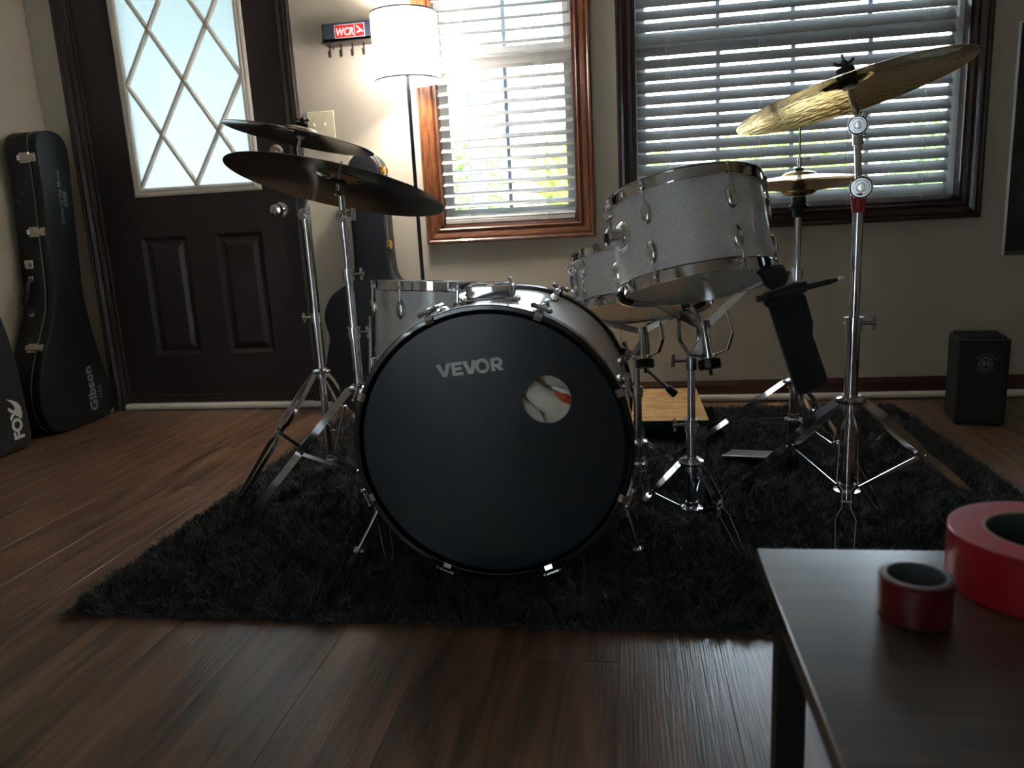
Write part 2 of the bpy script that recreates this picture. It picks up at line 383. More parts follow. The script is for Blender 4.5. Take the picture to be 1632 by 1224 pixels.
MB().box((XL-TH, YF-TH, ZC), (XR+TH, YB+TH, ZC+.1)).build('ceiling', M_ceil, kind='structure', smooth=False)
fl = MB().box((XL-TH, YF-TH, -.08), (XR+TH, YB+TH, -.006)).build('floor', M_floor, kind='structure', smooth=False, label='brown wood-look plank floor')
# planks, one object each
PW, PL = .178, 1.22
def plank_mesh(x0, x1, y0, y1):
    g = .0002; h = .006; c = .0004
    b = MB(); x0 += g; x1 -= g; y0 += g; y1 -= g
    cx, cy = (x0+x1)/2, (y0+y1)/2
    vs = [(x0-cx, y0-cy, -h), (x1-cx, y0-cy, -h), (x1-cx, y1-cy, -h), (x0-cx, y1-cy, -h), (x0+c-cx, y0+c-cy, 0), (x1-c-cx, y0+c-cy, 0), (x1-c-cx, y1-c-cy, 0), (x0+c-cx, y1-c-cy, 0), (x0-cx, y0-cy, -c), (x1-cx, y0-cy, -c), (x1-cx, y1-cy, -c), (x0-cx, y1-cy, -c)]
    fs = [(4, 5, 6, 7), (8, 9, 5, 4), (9, 10, 6, 5), (10, 11, 7, 6), (11, 8, 4, 7), (0, 1, 9, 8), (1, 2, 10, 9), (2, 3, 11, 10), (3, 0, 8, 11)]
    b.add(vs, fs); return b.mesh('plank', M_floor, smooth=False), (cx, cy)
_pc = {}
i = 0; x = XL
rp = random.Random(3)
while x < XR-.01:
    x1 = min(x+PW, XR); off = rp.choice([0, .31, .62, .93, .5, .8])
    y = -.6-off
    while y < YB:
        y1 = y+PL; a, b_ = max(y, -.6), min(y1, YB)
        if b_-a > .03:
            key = (round(x1-x, 4), round(b_-a, 4))
            if key not in _pc: _pc[key] = plank_mesh(0, x1-x, 0, b_-a)[0]
            place(_pc[key], 'plank', fl, Matrix.Translation(((x+x1)/2, (a+b_)/2, 0)))
        y = y1
    x = x1
MB().box((XL, YF, -.006), (XR, -.6, 0)).build('floor_remainder', M_floor, fl, smooth=False)
# baseboards
def basebd(name, x0, x1):
    poly = [(0, 0), (.014, 0), (.014, .065), (.008, .078), (.006, .084), (0, .084)]
    T = frame((x0, YB, 0), (0, -1, 0), (0, 0, 1)); # local z = (0,-1,0)x(0,0,1) = (-1,0,0)
    MB().prism(poly, 0, -(x1-x0), T).build(name, M_base, kind='structure', smooth=False)
basebd('baseboard_back', -1.343, XR-.001)
basebd('baseboard_back', XL, -2.390)
MB().box((XL, YF, 0), (XL+.014, YB-.015, .084)).build('baseboard_left', M_base, kind='structure', smooth=False)
MB().box((XR-.014, YF, 0), (XR, YB-.015, .084)).build('baseboard_right', M_base, kind='structure', smooth=False)
MB().cyl((-2.325, YB-.012, .0155), (-1.345, YB-.012, .0155), .0145, n=14).build('trim_1', M_white, kind='structure', label='white rounded strip along the door bottom')
MB().cyl((-1.343, YB-.030, .0155), (1.02, YB-.030, .0155), .0145, n=14).cyl((1.02, YB-.030, .0155), (1.055, YB-.030, .0155), .0155, n=14).cyl((1.055, YB-.030, .0155), (XR-.02, YB-.030, .0155), .0145, n=14).build('trim_2', M_white, kind='structure', label='white round tube along the baseboard')
MB().cyl((XL+.02, YB-.030, .0155), (-2.392, YB-.030, .0155), .0145, n=14).build('trim_3', M_white, kind='structure', label='short white strip left of the door casing')

# ------------------------------------------------------------------ casings (picture-frame mouldings)
CP = [(0, 0), (0, .012), (.006, .017), (.020, .013), (.026, .016), (.040, .021), (.050, .020), (.055, .024), (.062, .024), (.066, .018), (.066, 0)]
def casing(parent, h, w_, parts, mats):
    """h = (x0,x1,z0,z1) opening; each side its own mitred piece"""
    x0, x1, z0, z1 = h; prof = [(a*w_/.066, b) for a, b in CP]; n = len(prof)
    def piece(c0, c1, m):
        b = MB()
        vs = [V((c0[0]+c0[2]*a, YB-d, c0[1]+c0[3]*a)) for a, d in prof]+[V((c1[0]+c1[2]*a, YB-d, c1[1]+c1[3]*a)) for a, d in prof]
        b.add(vs, [(i, (i+1) % n, n+(i+1) % n, n+i) for i in range(n)] + [tuple(range(n-1, -1, -1)), tuple(range(n, 2*n))])
        b.build('casing', m, parent, ang=25)
    if 'L' in parts: piece((x0, z0, -1, -1 if 'B' in parts else 0), (x0, z1, -1, 1), mats[0])
    if 'R' in parts: piece((x1, z1, 1, 1), (x1, z0, 1, -1 if 'B' in parts else 0), mats[1])
    if 'T' in parts: piece((x0, z1, -1, 1), (x1, z1, 1, 1), mats[2])
    if 'B' in parts: piece((x1, z0, 1, -1), (x0, z0, -1, -1), mats[3])

def window(name, h, mull, label, m_case, m_h, zmeet, horiz):
    x0, x1, z0, z1 = h
    r = empty(name, ((x0+x1)/2, YB, z0), kind='structure'); r['label'] = label
    casing(r, h, .062, 'LRTB', (m_case, m_case, m_h, m_h))
    b = MB(); t = .012
    b.box((x0-.001, YB+.001, z0), (x0+t, YB+TH-.01, z1)).box((x1-t, YB+.001, z0), (x1+.001, YB+TH-.01, z1)).box((x0, YB+.001, z0-.001), (x1, YB+TH-.01, z0+t)).box((x0, YB+.001, z1-t), (x1, YB+TH-.01, z1+.001))
    b.build('jamb', m_case, r, smooth=False)
    # vinyl frame
    a = .016; y0, y1 = 3.250, 3.312
    b = MB(); X0, X1, Z0, Z1 = x0+t, x1-t, z0+t, z1-t
    b.box((X0, y0, Z0), (X0+a, y1, Z1)).box((X1-a, y0, Z0), (X1, y1, Z1)).box((X0, y0, Z0), (X1, y1, Z0+a)).box((X0, y0, Z1-a), (X1, y1, Z1))
    b.build('frame', M_vinyl, r, smooth=False)
    X0 += a; X1 -= a; Z0 += a; Z1 -= a
    for nm, za, zb, yy in (('lower_sash', Z0, zmeet+.0, 3.262), ('upper_sash', zmeet-.002, Z1, 3.286)):
        s = .022; rail = .046
        b = MB(); lo = rail if nm == 'lower_sash' else .044
        b.box((X0, yy-.011, za), (X0+s, yy+.011, zb)).box((X1-s, yy-.011, za), (X1, yy+.011, zb))
        b.box((X0+s, yy-.011, za), (X1-s, yy+.011, za+lo)).box((X0+s, yy-.011, zb-.044), (X1-s, yy+.011, zb))
        so = b.build(nm, M_vinyl, r, smooth=False)
        gx0, gx1, gz0, gz1 = X0+s, X1-s, za+lo, zb-.044
        MB().box((gx0, yy-.002, gz0), (gx1, yy+.002, gz1)).build('pane', M_glass, so, smooth=False)
        n = mull
        for k in range(1, n):
            xm = gx0+(gx1-gx0)*k/n
            MB().box((xm-.008, yy-.006, gz0), (xm+.008, yy+.006, gz1)).build('muntin', M_porch, so, smooth=False)
        if horiz:
            zm = (gz0+gz1)/2+.01
            MB().box((gx0, yy-.0055, zm-.008), (gx1, yy+.0055, zm+.008)).build('muntin', M_porch, so, smooth=False)
    return r
window('window_1', W1, 2, 'small oak-framed window beside the lamp', M_oak, M_oakh, 1.425, True)
window('window_2', W2, 4, 'wide dark-framed window behind the drums', M_dark_trim, M_dark_trim, 1.425, False)

def blind(label, x0, x1, zb, first, theta, cords, n, M_slat):
    r = thing('window_blind', ((x0+x1)/2, 3.218, zb), label, 'blind')
    pr = [(-.0245, -.0004), (-.012, .0022), (0, .003), (.012, .0022), (.0245, -.0004), (.0245, -.0030), (.012, -.0008), (0, 0), (-.012, -.0008), (-.0245, -.0030)]
    hw = (x1-x0)/2
    b = MB(); T = frame((0, 0, 0), (0, math.cos(theta), math.sin(theta)), (0, -math.sin(theta), math.cos(theta)))  # z = +x
    b.prism(pr, -hw, hw, T)
    me = b.mesh('slat', M_slat, ang=30)
    for k in range(n):
        z = first+k*.0444
        jit = Matrix.Rotation(random.uniform(-.02, .02), 4, 'X') @ Matrix.Rotation(random.uniform(-.0012, .0012), 4, 'Y')
        place(me, 'slat', r, Matrix.Translation(((x0+x1)/2, 3.218, z)) @ jit)
    MB().box((x0, 3.196, zb), (x1, 3.240, zb+.018)).build('bottom_rail', M_slat, r, bev=.003)
    MB().box((x0, 3.195, first+n*.0444), (x1, 3.245, 2.006)).build('head_rail', M_slat, r, bev=.002)
    for cx in cords:
        for dy in (-.024, .024):
            MB().cyl((cx, 3.218+dy, zb+.01), (cx, 3.218+dy, 2.0), .0011, n=6).build('ladder_cord', M_cord, r)
        MB().cyl((cx+.012, 3.190, zb+.0), (cx+.012, 3.190, 2.0), .0009, n=6).ball((cx+.012, 3.190, zb+.012), .004, n=8).build('lift_cord', M_cord, r)
    return r
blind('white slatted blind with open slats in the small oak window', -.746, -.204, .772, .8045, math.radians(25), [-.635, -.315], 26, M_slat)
blind('wide white slatted blind tilted half closed behind the crash cymbal', .052, 1.205, .772, .8085, math.radians(52), [.165, .51, .835, 1.10], 26, M_slat_shaded)

# ------------------------------------------------------------------ door
dr = empty('door_1', (-1.861, YB, 0), kind='structure'); dr['label'] = 'dark brown front door with diamond grille glass'
casing(dr, (DR[0], DR[1], 0, 2.06), .056, 'LRT', (M_casing, M_casing, M_casing))
b = MB(); b.box((DR[0], YB+.001, 0), (DR[0]+.014, YB+TH-.01, 2.06)).box((DR[1]-.014, YB+.001, 0), (DR[1], YB+TH-.01, 2.06)).box((DR[0], YB+.001, 2.046), (DR[1], YB+TH-.01, 2.06))
b.build('jamb', M_casing, dr, smooth=False)
DX0, DX1, DY = DR[0]+.016, DR[1]-.016, YB+.012
LX0, LX1, LZ0, LZ1 = -2.126, -1.560, .975, 1.895
def raised(b, x0, x1, z0, z1):
    """recess then raised field, facing -Y, surface at DY"""
    L = [(0, 0), (.018, .010), (.030, .010), (.050, .002)]
    pv = []
    for o_, d in L: pv.append([V((x0+o_, DY+d, z0+o_)), V((x1-o_, DY+d, z0+o_)), V((x1-o_, DY+d, z1-o_)), V((x0+o_, DY+d, z1-o_))])
    vs = sum(pv, []); fs = []
    for k in range(len(L)-1):
        for i in range(4): fs.append((k*4+i, k*4+(i+1) % 4, k*4+4+(i+1) % 4, k*4+4+i))
    k = (len(L)-1)*4; fs.append((k, k+1, k+2, k+3)); b.add(vs, fs)
PA = (-2.147, -1.925, .254, .786); PB = (-1.790, -1.570, .254, .786)
b = MB(); xs = sorted([DX0, PA[0], PA[1], PB[0], PB[1], LX0, LX1, DX1]); zs = sorted([.045, .254, .786, LZ0, LZ1, 2.04])
for i in range(len(xs)-1):
    for j in range(len(zs)-1):
        cx, cz = (xs[i]+xs[i+1])/2, (zs[j]+zs[j+1])/2
        if LX0 < cx < LX1 and LZ0 < cz < LZ1: continue
        if any(p[0] < cx < p[1] and p[2] < cz < p[3] for p in (PA, PB)):
            b.box((xs[i], DY+.014, zs[j]), (xs[i+1], DY+.044, zs[j+1])); continue
        b.box((xs[i], DY, zs[j]), (xs[i+1], DY+.044, zs[j+1]))
b.build('slab', M_door, dr, smooth=False)
for p in (PA, PB):
    b = MB(); raised(b, *p); b.build('panel', M_door, dr, smooth=False)
MB().box((DX0, DY-.006, .030), (DX1, DY+.03, .066)).build('door_sweep', M_casing, dr, bev=.002)
MB().box((DR[0]+.014, YB+.001, .0), (DR[1]-.014, YB+TH, .030)).build('threshold', M_steel, dr, smooth=False)
# lite frame, mitred, cream
LP = [(0, 0), (0, .006), (.004, .010), (.010, .012), (.018, .010), (.022, .013), (.030, .012), (.036, .006), (.036, 0)]
def lite():
    b = MB(); n = len(LP); ring = [(LX0-.014, LZ0-.014, 1, 1), (LX1+.014, LZ0-.014, -1, 1), (LX1+.014, LZ1+.014, -1, -1), (LX0-.014, LZ1+.014, 1, -1)]
    vs = []
    for cx, cz, sx, sz in ring: vs += [V((cx+sx*a, DY-d, cz+sz*a)) for a, d in LP]
    fs = []
    for k in range(4):
        l = (k+1) % 4
        fs += [(k*n+i, k*n+i+1, l*n+i+1, l*n+i) for i in range(n-1)]
    b.add(vs, fs); b.build('lite_frame', M_lite, dr, ang=25)
lite()
MB().box((LX0, DY+.016, LZ0), (LX1, DY+.022, LZ1)).build('pane', M_frost, dr, smooth=False, label='frosted white glass')
gx0, gx1, gz0, gz1 = LX0+.020, LX1-.020, LZ0+.020, LZ1-.020
cx = (gx0+gx1)/2; q = (gx1-gx0)/4; dz = .2125
def clipseg(p, d):
    t0, t1 = -1e9, 1e9
    for a, lo, hi in ((0, gx0, gx1), (1, gz0, gz1)):
        if abs(d[a]) < 1e-9: continue
        u0, u1 = (lo-p[a])/d[a], (hi-p[a])/d[a]
        if u0 > u1: u0, u1 = u1, u0
        t0, t1 = max(t0, u0), min(t1, u1)
    return t0, t1
for sgn in (1, -1):
    for k in range(-4, 9):
        p = (gx0+2*q*k, gz0+.008); d = (sgn*q, dz); t0, t1 = clipseg(p, d)
        if t1-t0 < .12: continue
        A = V((p[0]+d[0]*t0, 0, p[1]+d[1]*t0)); B = V((p[0]+d[0]*t1, 0, p[1]+d[1]*t1))
        dd = (B-A).normalized(); T = frame((A.x, DY-.001, A.z), (dd.z, 0, -dd.x), (0, -1, 0))
        # local x = in-plane normal, y = -Y, z = x cross y
        z = T.to_3x3() @ V((0, 0, 1)); L_ = (B-A).length*(1 if z.dot(dd) > 0 else -1)
        MB().prism([(-.009, -.010), (-.009, .002), (-.004, .008), (.004, .008), (.009, .002), (.009, -.010)], 0, L_, T).build('muntin', M_lite, dr, ang=25)
# knob and deadbolt
def knob(px, pz, big):
    T = frame((px, DY, pz), (1, 0, 0), (0, 0, 1))  # local z = (1,0,0)x(0,0,1) = (0,-1,0)
    if big:
        k = MB().lathe([(0, 0), (.033, 0), (.033, .006), (.026, .010), (.014, .012), (.013, .028), (.020, .034), (.0275, .044), (.0285, .054), (.024, .062), (.012, .066), (0, .066)], 28, T).build('knob', M_chrome, dr)
        MB().lathe([(0, .066), (.011, .066), (.010, .069), (0, .070)], 16, T).build('key_cylinder', M_nickel, k)
    else:
        k = MB().lathe([(0, 0), (.032, 0), (.032, .008), (.024, .014), (0, .014)], 28, T).build('deadbolt', M_nickel, dr)
        MB().cbox((0, 0, .022), (.034, .009, .018), T).build('thumb_turn', M_nickel, k, bev=.003)
knob(-1.468, .871, True); knob(-1.459, 1.109, False)

# ------------------------------------------------------------------ window behind the camera with a closed curtain
r3 = empty('window_3', (-1.225, YF, .1), kind='structure'); r3['label'] = 'curtained window behind the viewer'
b = MB(); b.box((W3[0]-.05, YF, .05), (W3[0], YF+.02, 2.05)).box((W3[1], YF, .05), (W3[1]+.05, YF+.02, 2.05)).box((W3[0], YF, 2.0), (W3[1], YF+.02, 2.05)).box((W3[0], YF, .05), (W3[1], YF+.02, .1))
b.build('casing', M_casing, r3, smooth=False)
MB().box((W3[0], YF-.08, .1), (W3[1], YF-.075, 2.0)).build('pane', M_glass, r3, smooth=False)
b = MB(); n = 80; vs = []
for i in range(n+1):
    xx = W3[0]+(W3[1]-W3[0])*i/n; yy = YF-.03+.012*math.sin(i*1.1)
    vs += [V((xx, yy, .1)), V((xx, yy, 2.0))]
b.add(vs, [(2*i, 2*i+2, 2*i+3, 2*i+1) for i in range(n)]).build('curtain', M_curtain, r3)

# ------------------------------------------------------------------ text helper
def text_mesh(s, size, m, parent, T, name='lettering', extrude=.0003, offset=0., shear=0., spacing=1., align='LEFT', sx=1.):
    cu = bpy.data.curves.new(name, 'FONT'); cu.body = s; cu.size = size; cu.extrude = extrude; cu.offset = offset; cu.shear = shear
    cu.space_character = spacing; cu.align_x = align; cu.resolution_u = 3
    o = bpy.data.objects.new('tmp', cu); C.objects.link(o)
    bpy.context.view_layer.update()
    me = bpy.data.meshes.new_from_object(o.evaluated_get(bpy.context.evaluated_depsgraph_get()))
    bpy.data.objects.remove(o); bpy.data.curves.remove(cu)
    me.transform(Matrix.Diagonal((sx, 1, 1, 1)))
    me.name = name; me.materials.clear(); me.materials.append(m)
    me.transform(idm(parent).inverted() @ T)
    p = bpy.data.objects.new(name, me); C.objects.link(p); p.parent = parent; W[p] = idm(parent)
    return p

# ------------------------------------------------------------------ shaggy rug
RX0, RX1, RY0, RY1 = -1.195, 1.0, 1.315, 2.995
rug = thing('shag_rug', ((RX0+RX1)/2, (RY0+RY1)/2, 0), 'black shaggy rectangular rug under the drum kit', 'rug')
MB().box((RX0+.01, RY0+.01, .001), (RX1-.01, RY1-.01, .010)).build('backing', M_felt, rug, smooth=False)
def make_pile():
    rng = np.random.default_rng(5)
    nx = 175000
    # clumps steer the lean of their strands
    gx, gy = 74, 58
    ca = rng.uniform(0, 2*np.pi, (gx+1, gy+1)); cl = rng.uniform(.008, .030, (gx+1, gy+1))
    bx = rng.uniform(RX0, RX1, nx); by = rng.uniform(RY0, RY1, nx)
    ix = ((bx-RX0)/(RX1-RX0)*gx).astype(int); iy = ((by-RY0)/(RY1-RY0)*gy).astype(int)
    a = ca[ix, iy]+rng.normal(0, .55, nx); l = cl[ix, iy]*rng.uniform(.6, 1.3, nx)
    # near the edges strands lean outward
    h = rng.uniform(.018, .034, nx)
    ex = np.minimum(bx-RX0, RX1-bx); ey = np.minimum(by-RY0, RY1-by); e = np.minimum(ex, ey)
    h *= np.clip(.35+e/.04, .35, 1)
    tx, ty = np.cos(a)*l, np.sin(a)*l
    wa = rng.uniform(0, 2*np.pi, nx); wx, wy = np.cos(wa)*.0011, np.sin(wa)*.0011
    z0 = np.full(nx, .006)
    def P(x, y, z): return np.stack([x, y, z], 1)
    v = np.concatenate([P(bx-wx, by-wy, z0), P(bx+wx, by+wy, z0), P(bx+tx*.45+wx*.8, by+ty*.45+wy*.8, z0+h*.7), P(bx+tx*.45-wx*.8, by+ty*.45-wy*.8, z0+h*.7), P(bx+tx*1.15, by+ty*1.15, z0+h)])
    v[:, 2] += 0
    i = np.arange(nx)
    q = np.stack([i, i+nx, i+2*nx, i+3*nx], 1); t = np.stack([i+3*nx, i+2*nx, i+4*nx], 1)
    me = bpy.data.meshes.new('pile')
    me.vertices.add(5*nx); me.vertices.foreach_set('co', (v-np.array([(RX0+RX1)/2, (RY0+RY1)/2, 0])).ravel())
    me.loops.add(7*nx); me.loops.foreach_set('vertex_index', np.concatenate([q.ravel(), t.ravel()]))
    me.polygons.add(2*nx); me.polygons.foreach_set('loop_start', np.concatenate([i*4, 4*nx+i*3])); 
    me.update(calc_edges=True); me.validate()
    return me
M_pile = mat('black_shag_pile', (.0125, .0135, .0145), .55, sheen=.25, spec=.4)
me = make_pile(); me.materials.append(M_pile)
po = bpy.data.objects.new('pile', me); C.objects.link(po); po.parent = rug; po['kind'] = 'stuff'

# ------------------------------------------------------------------ drums
def lug_mesh(h, w_):
    """oval teardrop lug; local +x is outward, z up; sits on x=0"""
    b = MB(); n = 18; rows = [(0, 1.0), (.004, 1.0), (.009, .86), (.012, .55)]
    vs = []
    for d, s_ in rows: vs += [V((d, w_/2*s_*math.sin(2*math.pi*i/n), h/2*s_*math.cos(2*math.pi*i/n))) for i in range(n)]
    vs.append(V((.013, 0, 0)))
    fs = []
    for k in range(len(rows)-1): fs += [(k*n+i, k*n+(i+1) % n, (k+1)*n+(i+1) % n, (k+1)*n+i) for i in range(n)]
    k = (len(rows)-1)*n; fs += [(k+i, k+(i+1) % n, len(vs)-1) for i in range(n)]
    b.add(vs, fs); b.cyl((.009, 0, h*.42), (.009, 0, h*.02), .0055, n=10)
    return b.mesh('lug', M_chrome)
def lugs_down(m): return m @ Matrix.Rotation(math.pi, 4, 'X')
def hoop_prof(R, z, up):
    """flanged metal hoop around radius R, at height z; up=+1 top hoop"""
    return [(R+.001, z-.016*up), (R+.007, z-.0165*up), (R+.0075, z-.0145*up), (R+.0035, z-.013*up), (R+.0035, z+.008*up), (R+.007, z+.0085*up), (R+.007, z+.0105*up), (R+.001, z+.0105*up)]
def drum(name, label, cat, c, u, ref, R, h, nl, lugz, lug_sz, a0=0., badge_a=None, vent_a=None, top_mat=None, bot_mat=None, group=None):
    Rm = axisrot(u, ref); r = thing(name, c, label, cat, group=group, rot=Rm); T0 = idm(r)
    def bd(b, nm, m, **k): return b.build(nm, m, r, local=True, **k)
    bd(MB().lathe([(R-.008, .004), (R, .004), (R, h-.004), (R-.008, h-.004)], 72, closed=True), 'shell', M_wrap)
    bd(MB().lathe([(0, h), (R-.001, h), (R+.0015, h-.003), (R+.0015, h-.012)], 64), 'batter_head', top_mat or M_head_w)
    bd(MB().lathe([(R+.0015, .012), (R+.0015, .003), (R-.001, 0), (0, 0)], 64), 'resonant_head', bot_mat or M_head_w)
    bd(MB().lathe(hoop_prof(R, h, 1), 72, closed=True), 'hoop', M_chrome2)
    bd(MB().lathe(hoop_prof(R, 0, -1), 72, closed=True), 'hoop', M_chrome2)
    lm = lug_mesh(*lug_sz)
    for k in range(nl):
        a = a0+2*math.pi*k/nl; Rz = Matrix.Rotation(a, 4, 'Z')
        for lz, up in lugz:
            T = Rz @ Matrix.Translation((R-.001, 0, lz))
            if not up: T = lugs_down(T)
            l = place(lm, 'lug', r, T, local=True)
            z1 = h-.006 if up else .006; s = 1 if up else -1
            rod = MB().cyl((R+.008, 0, lz+s*.01), (R+.008, 0, z1+s*.010), .0028, n=8).cyl((R+.008, 0, z1+s*.006), (R+.008, 0, z1+s*.016), .0048, n=6).cyl((R+.008, 0, z1-s*.002), (R+.008, 0, z1+s*.004), .0062, n=10)
            rod.box((R-.001, -.009, z1-.0015-s*.004), (R+.013, .009, z1+.0015-s*.004))
            me = rod.mesh('tension_rod', M_chrome); place(me, 'tension_rod', r, Rz, local=True)
    if vent_a is not None:
        T = Matrix.Rotation(vent_a[0], 4, 'Z') @ Matrix.Translation((R-.0005, 0, vent_a[1])) @ Matrix.Rotation(math.pi/2, 4, 'Y')
        o = MB().lathe([(.003, 0), (.003, .0018), (.0075, .0018), (.009, 0)], 20, T).build('air_vent', M_plate, r, local=True)
    return r
def ax(ru, back):
    a, b_ = math.sin(math.radians(ru)), math.sin(math.radians(back)); return V((-a, b_, math.sqrt(1-a*a-b_*b_)))
# rack tom held in the near basket stand
uT = ax(7, 16); cT = V((.155, 1.765, .605))
tom = drum('rack_tom', 'silver sparkle rack tom tilted high on the near basket stand', 'drum', cT, uT, (1, 0, 0), .170, .205, 6, [(.142, True), (.058, False)], (.052, .026), a0=math.radians(-124), vent_a=(math.radians(-84), .108))
# tom mount bracket on its left flank (local frame)
Tm = idm(tom)
T = Matrix.Rotation(math.radians(-152), 4, 'Z') @ Matrix.Translation((.168, 0, .115)) @ Matrix.Rotation(math.pi/2, 4, 'Y')
mt = MB().lathe([(0, 0), (.033, 0), (.033, .004), (.028, .008), (.020, .009), (.0185, .040), (.011, .0415), (.011, .012), (0, .012)], 28, T).build('mount_bracket', M_chrome, tom, local=True)
MB().lathe([(0, .0125), (.0108, .0125), (.0108, .036), (.0, .036)], 20, T).build('bracket_socket', M_plastic, mt, local=True)
MB().cyl(T @ V((-.012, .0, .026)), T @ V((-.048, 0, .026)), .004, n=8).cyl(T @ V((-.044, -.014, .026)), T @ V((-.044, .014, .026)), .004, n=8).build('wing_screw', M_chrome, mt, local=True)
# snare drum
uS = ax(3, 17); cS = V((.034, 2.085, .520))
sn = drum('snare_drum', 'silver sparkle snare drum in the far basket stand behind the rack tom', 'drum', cS, uS, (1, 0, 0), .176, .140, 8, [(.096, True), (.044, False)], (.046, .022), a0=math.radians(-98), vent_a=(math.radians(-118), .07))
wires = MB()
for k in range(14):
    xx = -.022+k*.0034; wires.cyl((xx, -.15, -.003), (xx, .15, -.003), .0009, n=5)
wires.box((-.026, -.158, -.005), (.026, -.146, -.001)).box((-.026, .146, -.005), (.026, .158, -.001)).build('snare_wires', M_steel, sn, local=True)
T = Matrix.Rotation(math.radians(-157), 4, 'Z') @ Matrix.Translation((.176, 0, .07))
MB().box((0, -.012, -.040), (.014, .012, .040), T).cyl(T @ V((.014, -.004, .02)), T @ V((.026, -.004, .045)), .004, n=8).build('strainer', M_chrome, sn, local=True, bev=.003)
MB().cyl(T @ V((.01, 0, -.04)), T @ V((.008, 0, -.075)), .005, n=8).build('strainer_screw', M_chrome, sn, local=True)
# floor tom
uF = ax(-3.5, 4.2); cF = V((-.560, 2.195, .205))
ft = drum('floor_tom', 'silver sparkle floor tom standing behind the bass drum', 'drum', cF, uF, (1, 0, 0), .203, .392, 8, [(.325, True), (.07, False)], (.056, .028), a0=math.radians(-112), vent_a=(math.radians(-160), .2))
for k in range(3):
    a = math.radians(-150+120*k); Rz = Matrix.Rotation(a, 4, 'Z'); p = []
    for rr, zz in ((.222, .30), (.222, .02), (.238, -.03), (.238, -.188)): p.append(Rz @ V((rr, 0, zz)))
    l = MB().tube(p, .0048, 10).build('leg', M_chrome, ft, local=True)
    MB().cyl(p[-1]+V((0, 0, -.004)), p[-1]+V((0, 0, .022)), .011, .008, n=12).build('rubber_foot', M_rubber, l, local=True)
    MB().cbox((.212, 0, .16), (.024, .026, .042), Rz).build('leg_bracket', M_chrome, ft, local=True, bev=.004)

# bass drum: axis along +Y (front at Y=1.463)
BX, BZ, BY0, BY1, BR = -.280, .322, 1.463, 1.935, .279
bs = thing('bass_drum', (BX, (BY0+BY1)/2, .035), 'silver sparkle bass drum with a black front head and round port', 'drum')
TB = frame((BX, BY0, BZ), (1, 0, 0), (0, 0, -1))   # local z = (1,0,0)x(0,0,-1) = (0,1,0): into the room
def TBp(x, z, y=0.): return V((BX+x, BY0+y, BZ+z))
L = BY1-BY0
MB().lathe([(BR-.008, .018), (BR, .018), (BR, L-.018), (BR-.008, L-.018)], 96, TB, closed=True).build('shell', M_wrap, bs)
MB().lathe([(BR-.0085, L-.020), (BR-.0085, .020)], 96, TB).build('shell_lining', M_wood_in, bs)
for y0, y1, nm in ((-.002, .036, 'front_hoop'), (L-.036, L+.002, 'rear_hoop')):
    h_ = MB().lathe([(BR-.002, y0+.002), (BR, y0), (BR+.007, y0), (BR+.009, y0+.002), (BR+.009, y1-.002), (BR+.007, y1), (BR, y1), (BR-.002, y1-.002)], 96, TB, closed=True).build(nm, M_hoop_k, bs)
MB().lathe([(BR+.0093, .006), (BR+.0095, .006), (BR+.0095, .010), (BR+.0093, .010)], 96, TB, closed=True).build('hoop_stripe', M_chrome, bs)
# front head with port hole
def head_with_hole():
    import bmesh
    bm = bmesh.new(); n = 96; hx, hz, hr = .117, .095, .0485
    o1 = [bm.verts.new((BX+(BR-.010)*math.cos(2*math.pi*i/n), BY0+.006, BZ+(BR-.010)*math.sin(2*math.pi*i/n))) for i in range(n)]
    m_ = 48
    o2 = [bm.verts.new((BX+hx+hr*math.cos(2*math.pi*i/m_), BY0+.006, BZ+hz+hr*math.sin(2*math.pi*i/m_))) for i in range(m_)]
    es = [bm.edges.new((o1[i], o1[(i+1) % n])) for i in range(n)] + [bm.edges.new((o2[i], o2[(i+1) % m_])) for i in range(m_)]
    bmesh.ops.triangle_fill(bm, edges=es, use_beauty=True)
    # bevelled collar from head edge to hoop
    o3 = [bm.verts.new((BX+(BR-.0015)*math.cos(2*math.pi*i/n), BY0+.014, BZ+(BR-.0015)*math.sin(2*math.pi*i/n))) for i in range(n)]
    for i in range(n): bm.faces.new((o1[i], o1[(i+1) % n], o3[(i+1) % n], o3[i]))
    bmesh.ops.recalc_face_normals(bm, faces=bm.faces)
    me = bpy.data.meshes.new('front_head'); bm.to_mesh(me); bm.free(); me.materials.append(M_bass_head)
    me.transform(idm(bs).inverted())
    o = bpy.data.objects.new('front_head', me); C.objects.link(o); o.parent = bs; W[o] = idm(bs)
    so = o.modifiers.new('thickness', 'SOLIDIFY'); so.thickness = .0006; so.offset = 1
    return o
fh = head_with_hole()
MB().lathe([(.0485, .0045), (.0500, .0045), (.0500, .0062), (.0485, .0062)], 48, frame((BX+.117, BY0, BZ+.095), (1, 0, 0), (0, 0, -1)), closed=True).build('port_ring', M_plastic, bs)
MB().lathe([(0, L-.008), (BR-.008, L-.008), (BR-.001, L-.014)], 64, TB).build('batter_head', M_batter, bs, label='translucent white rear head')
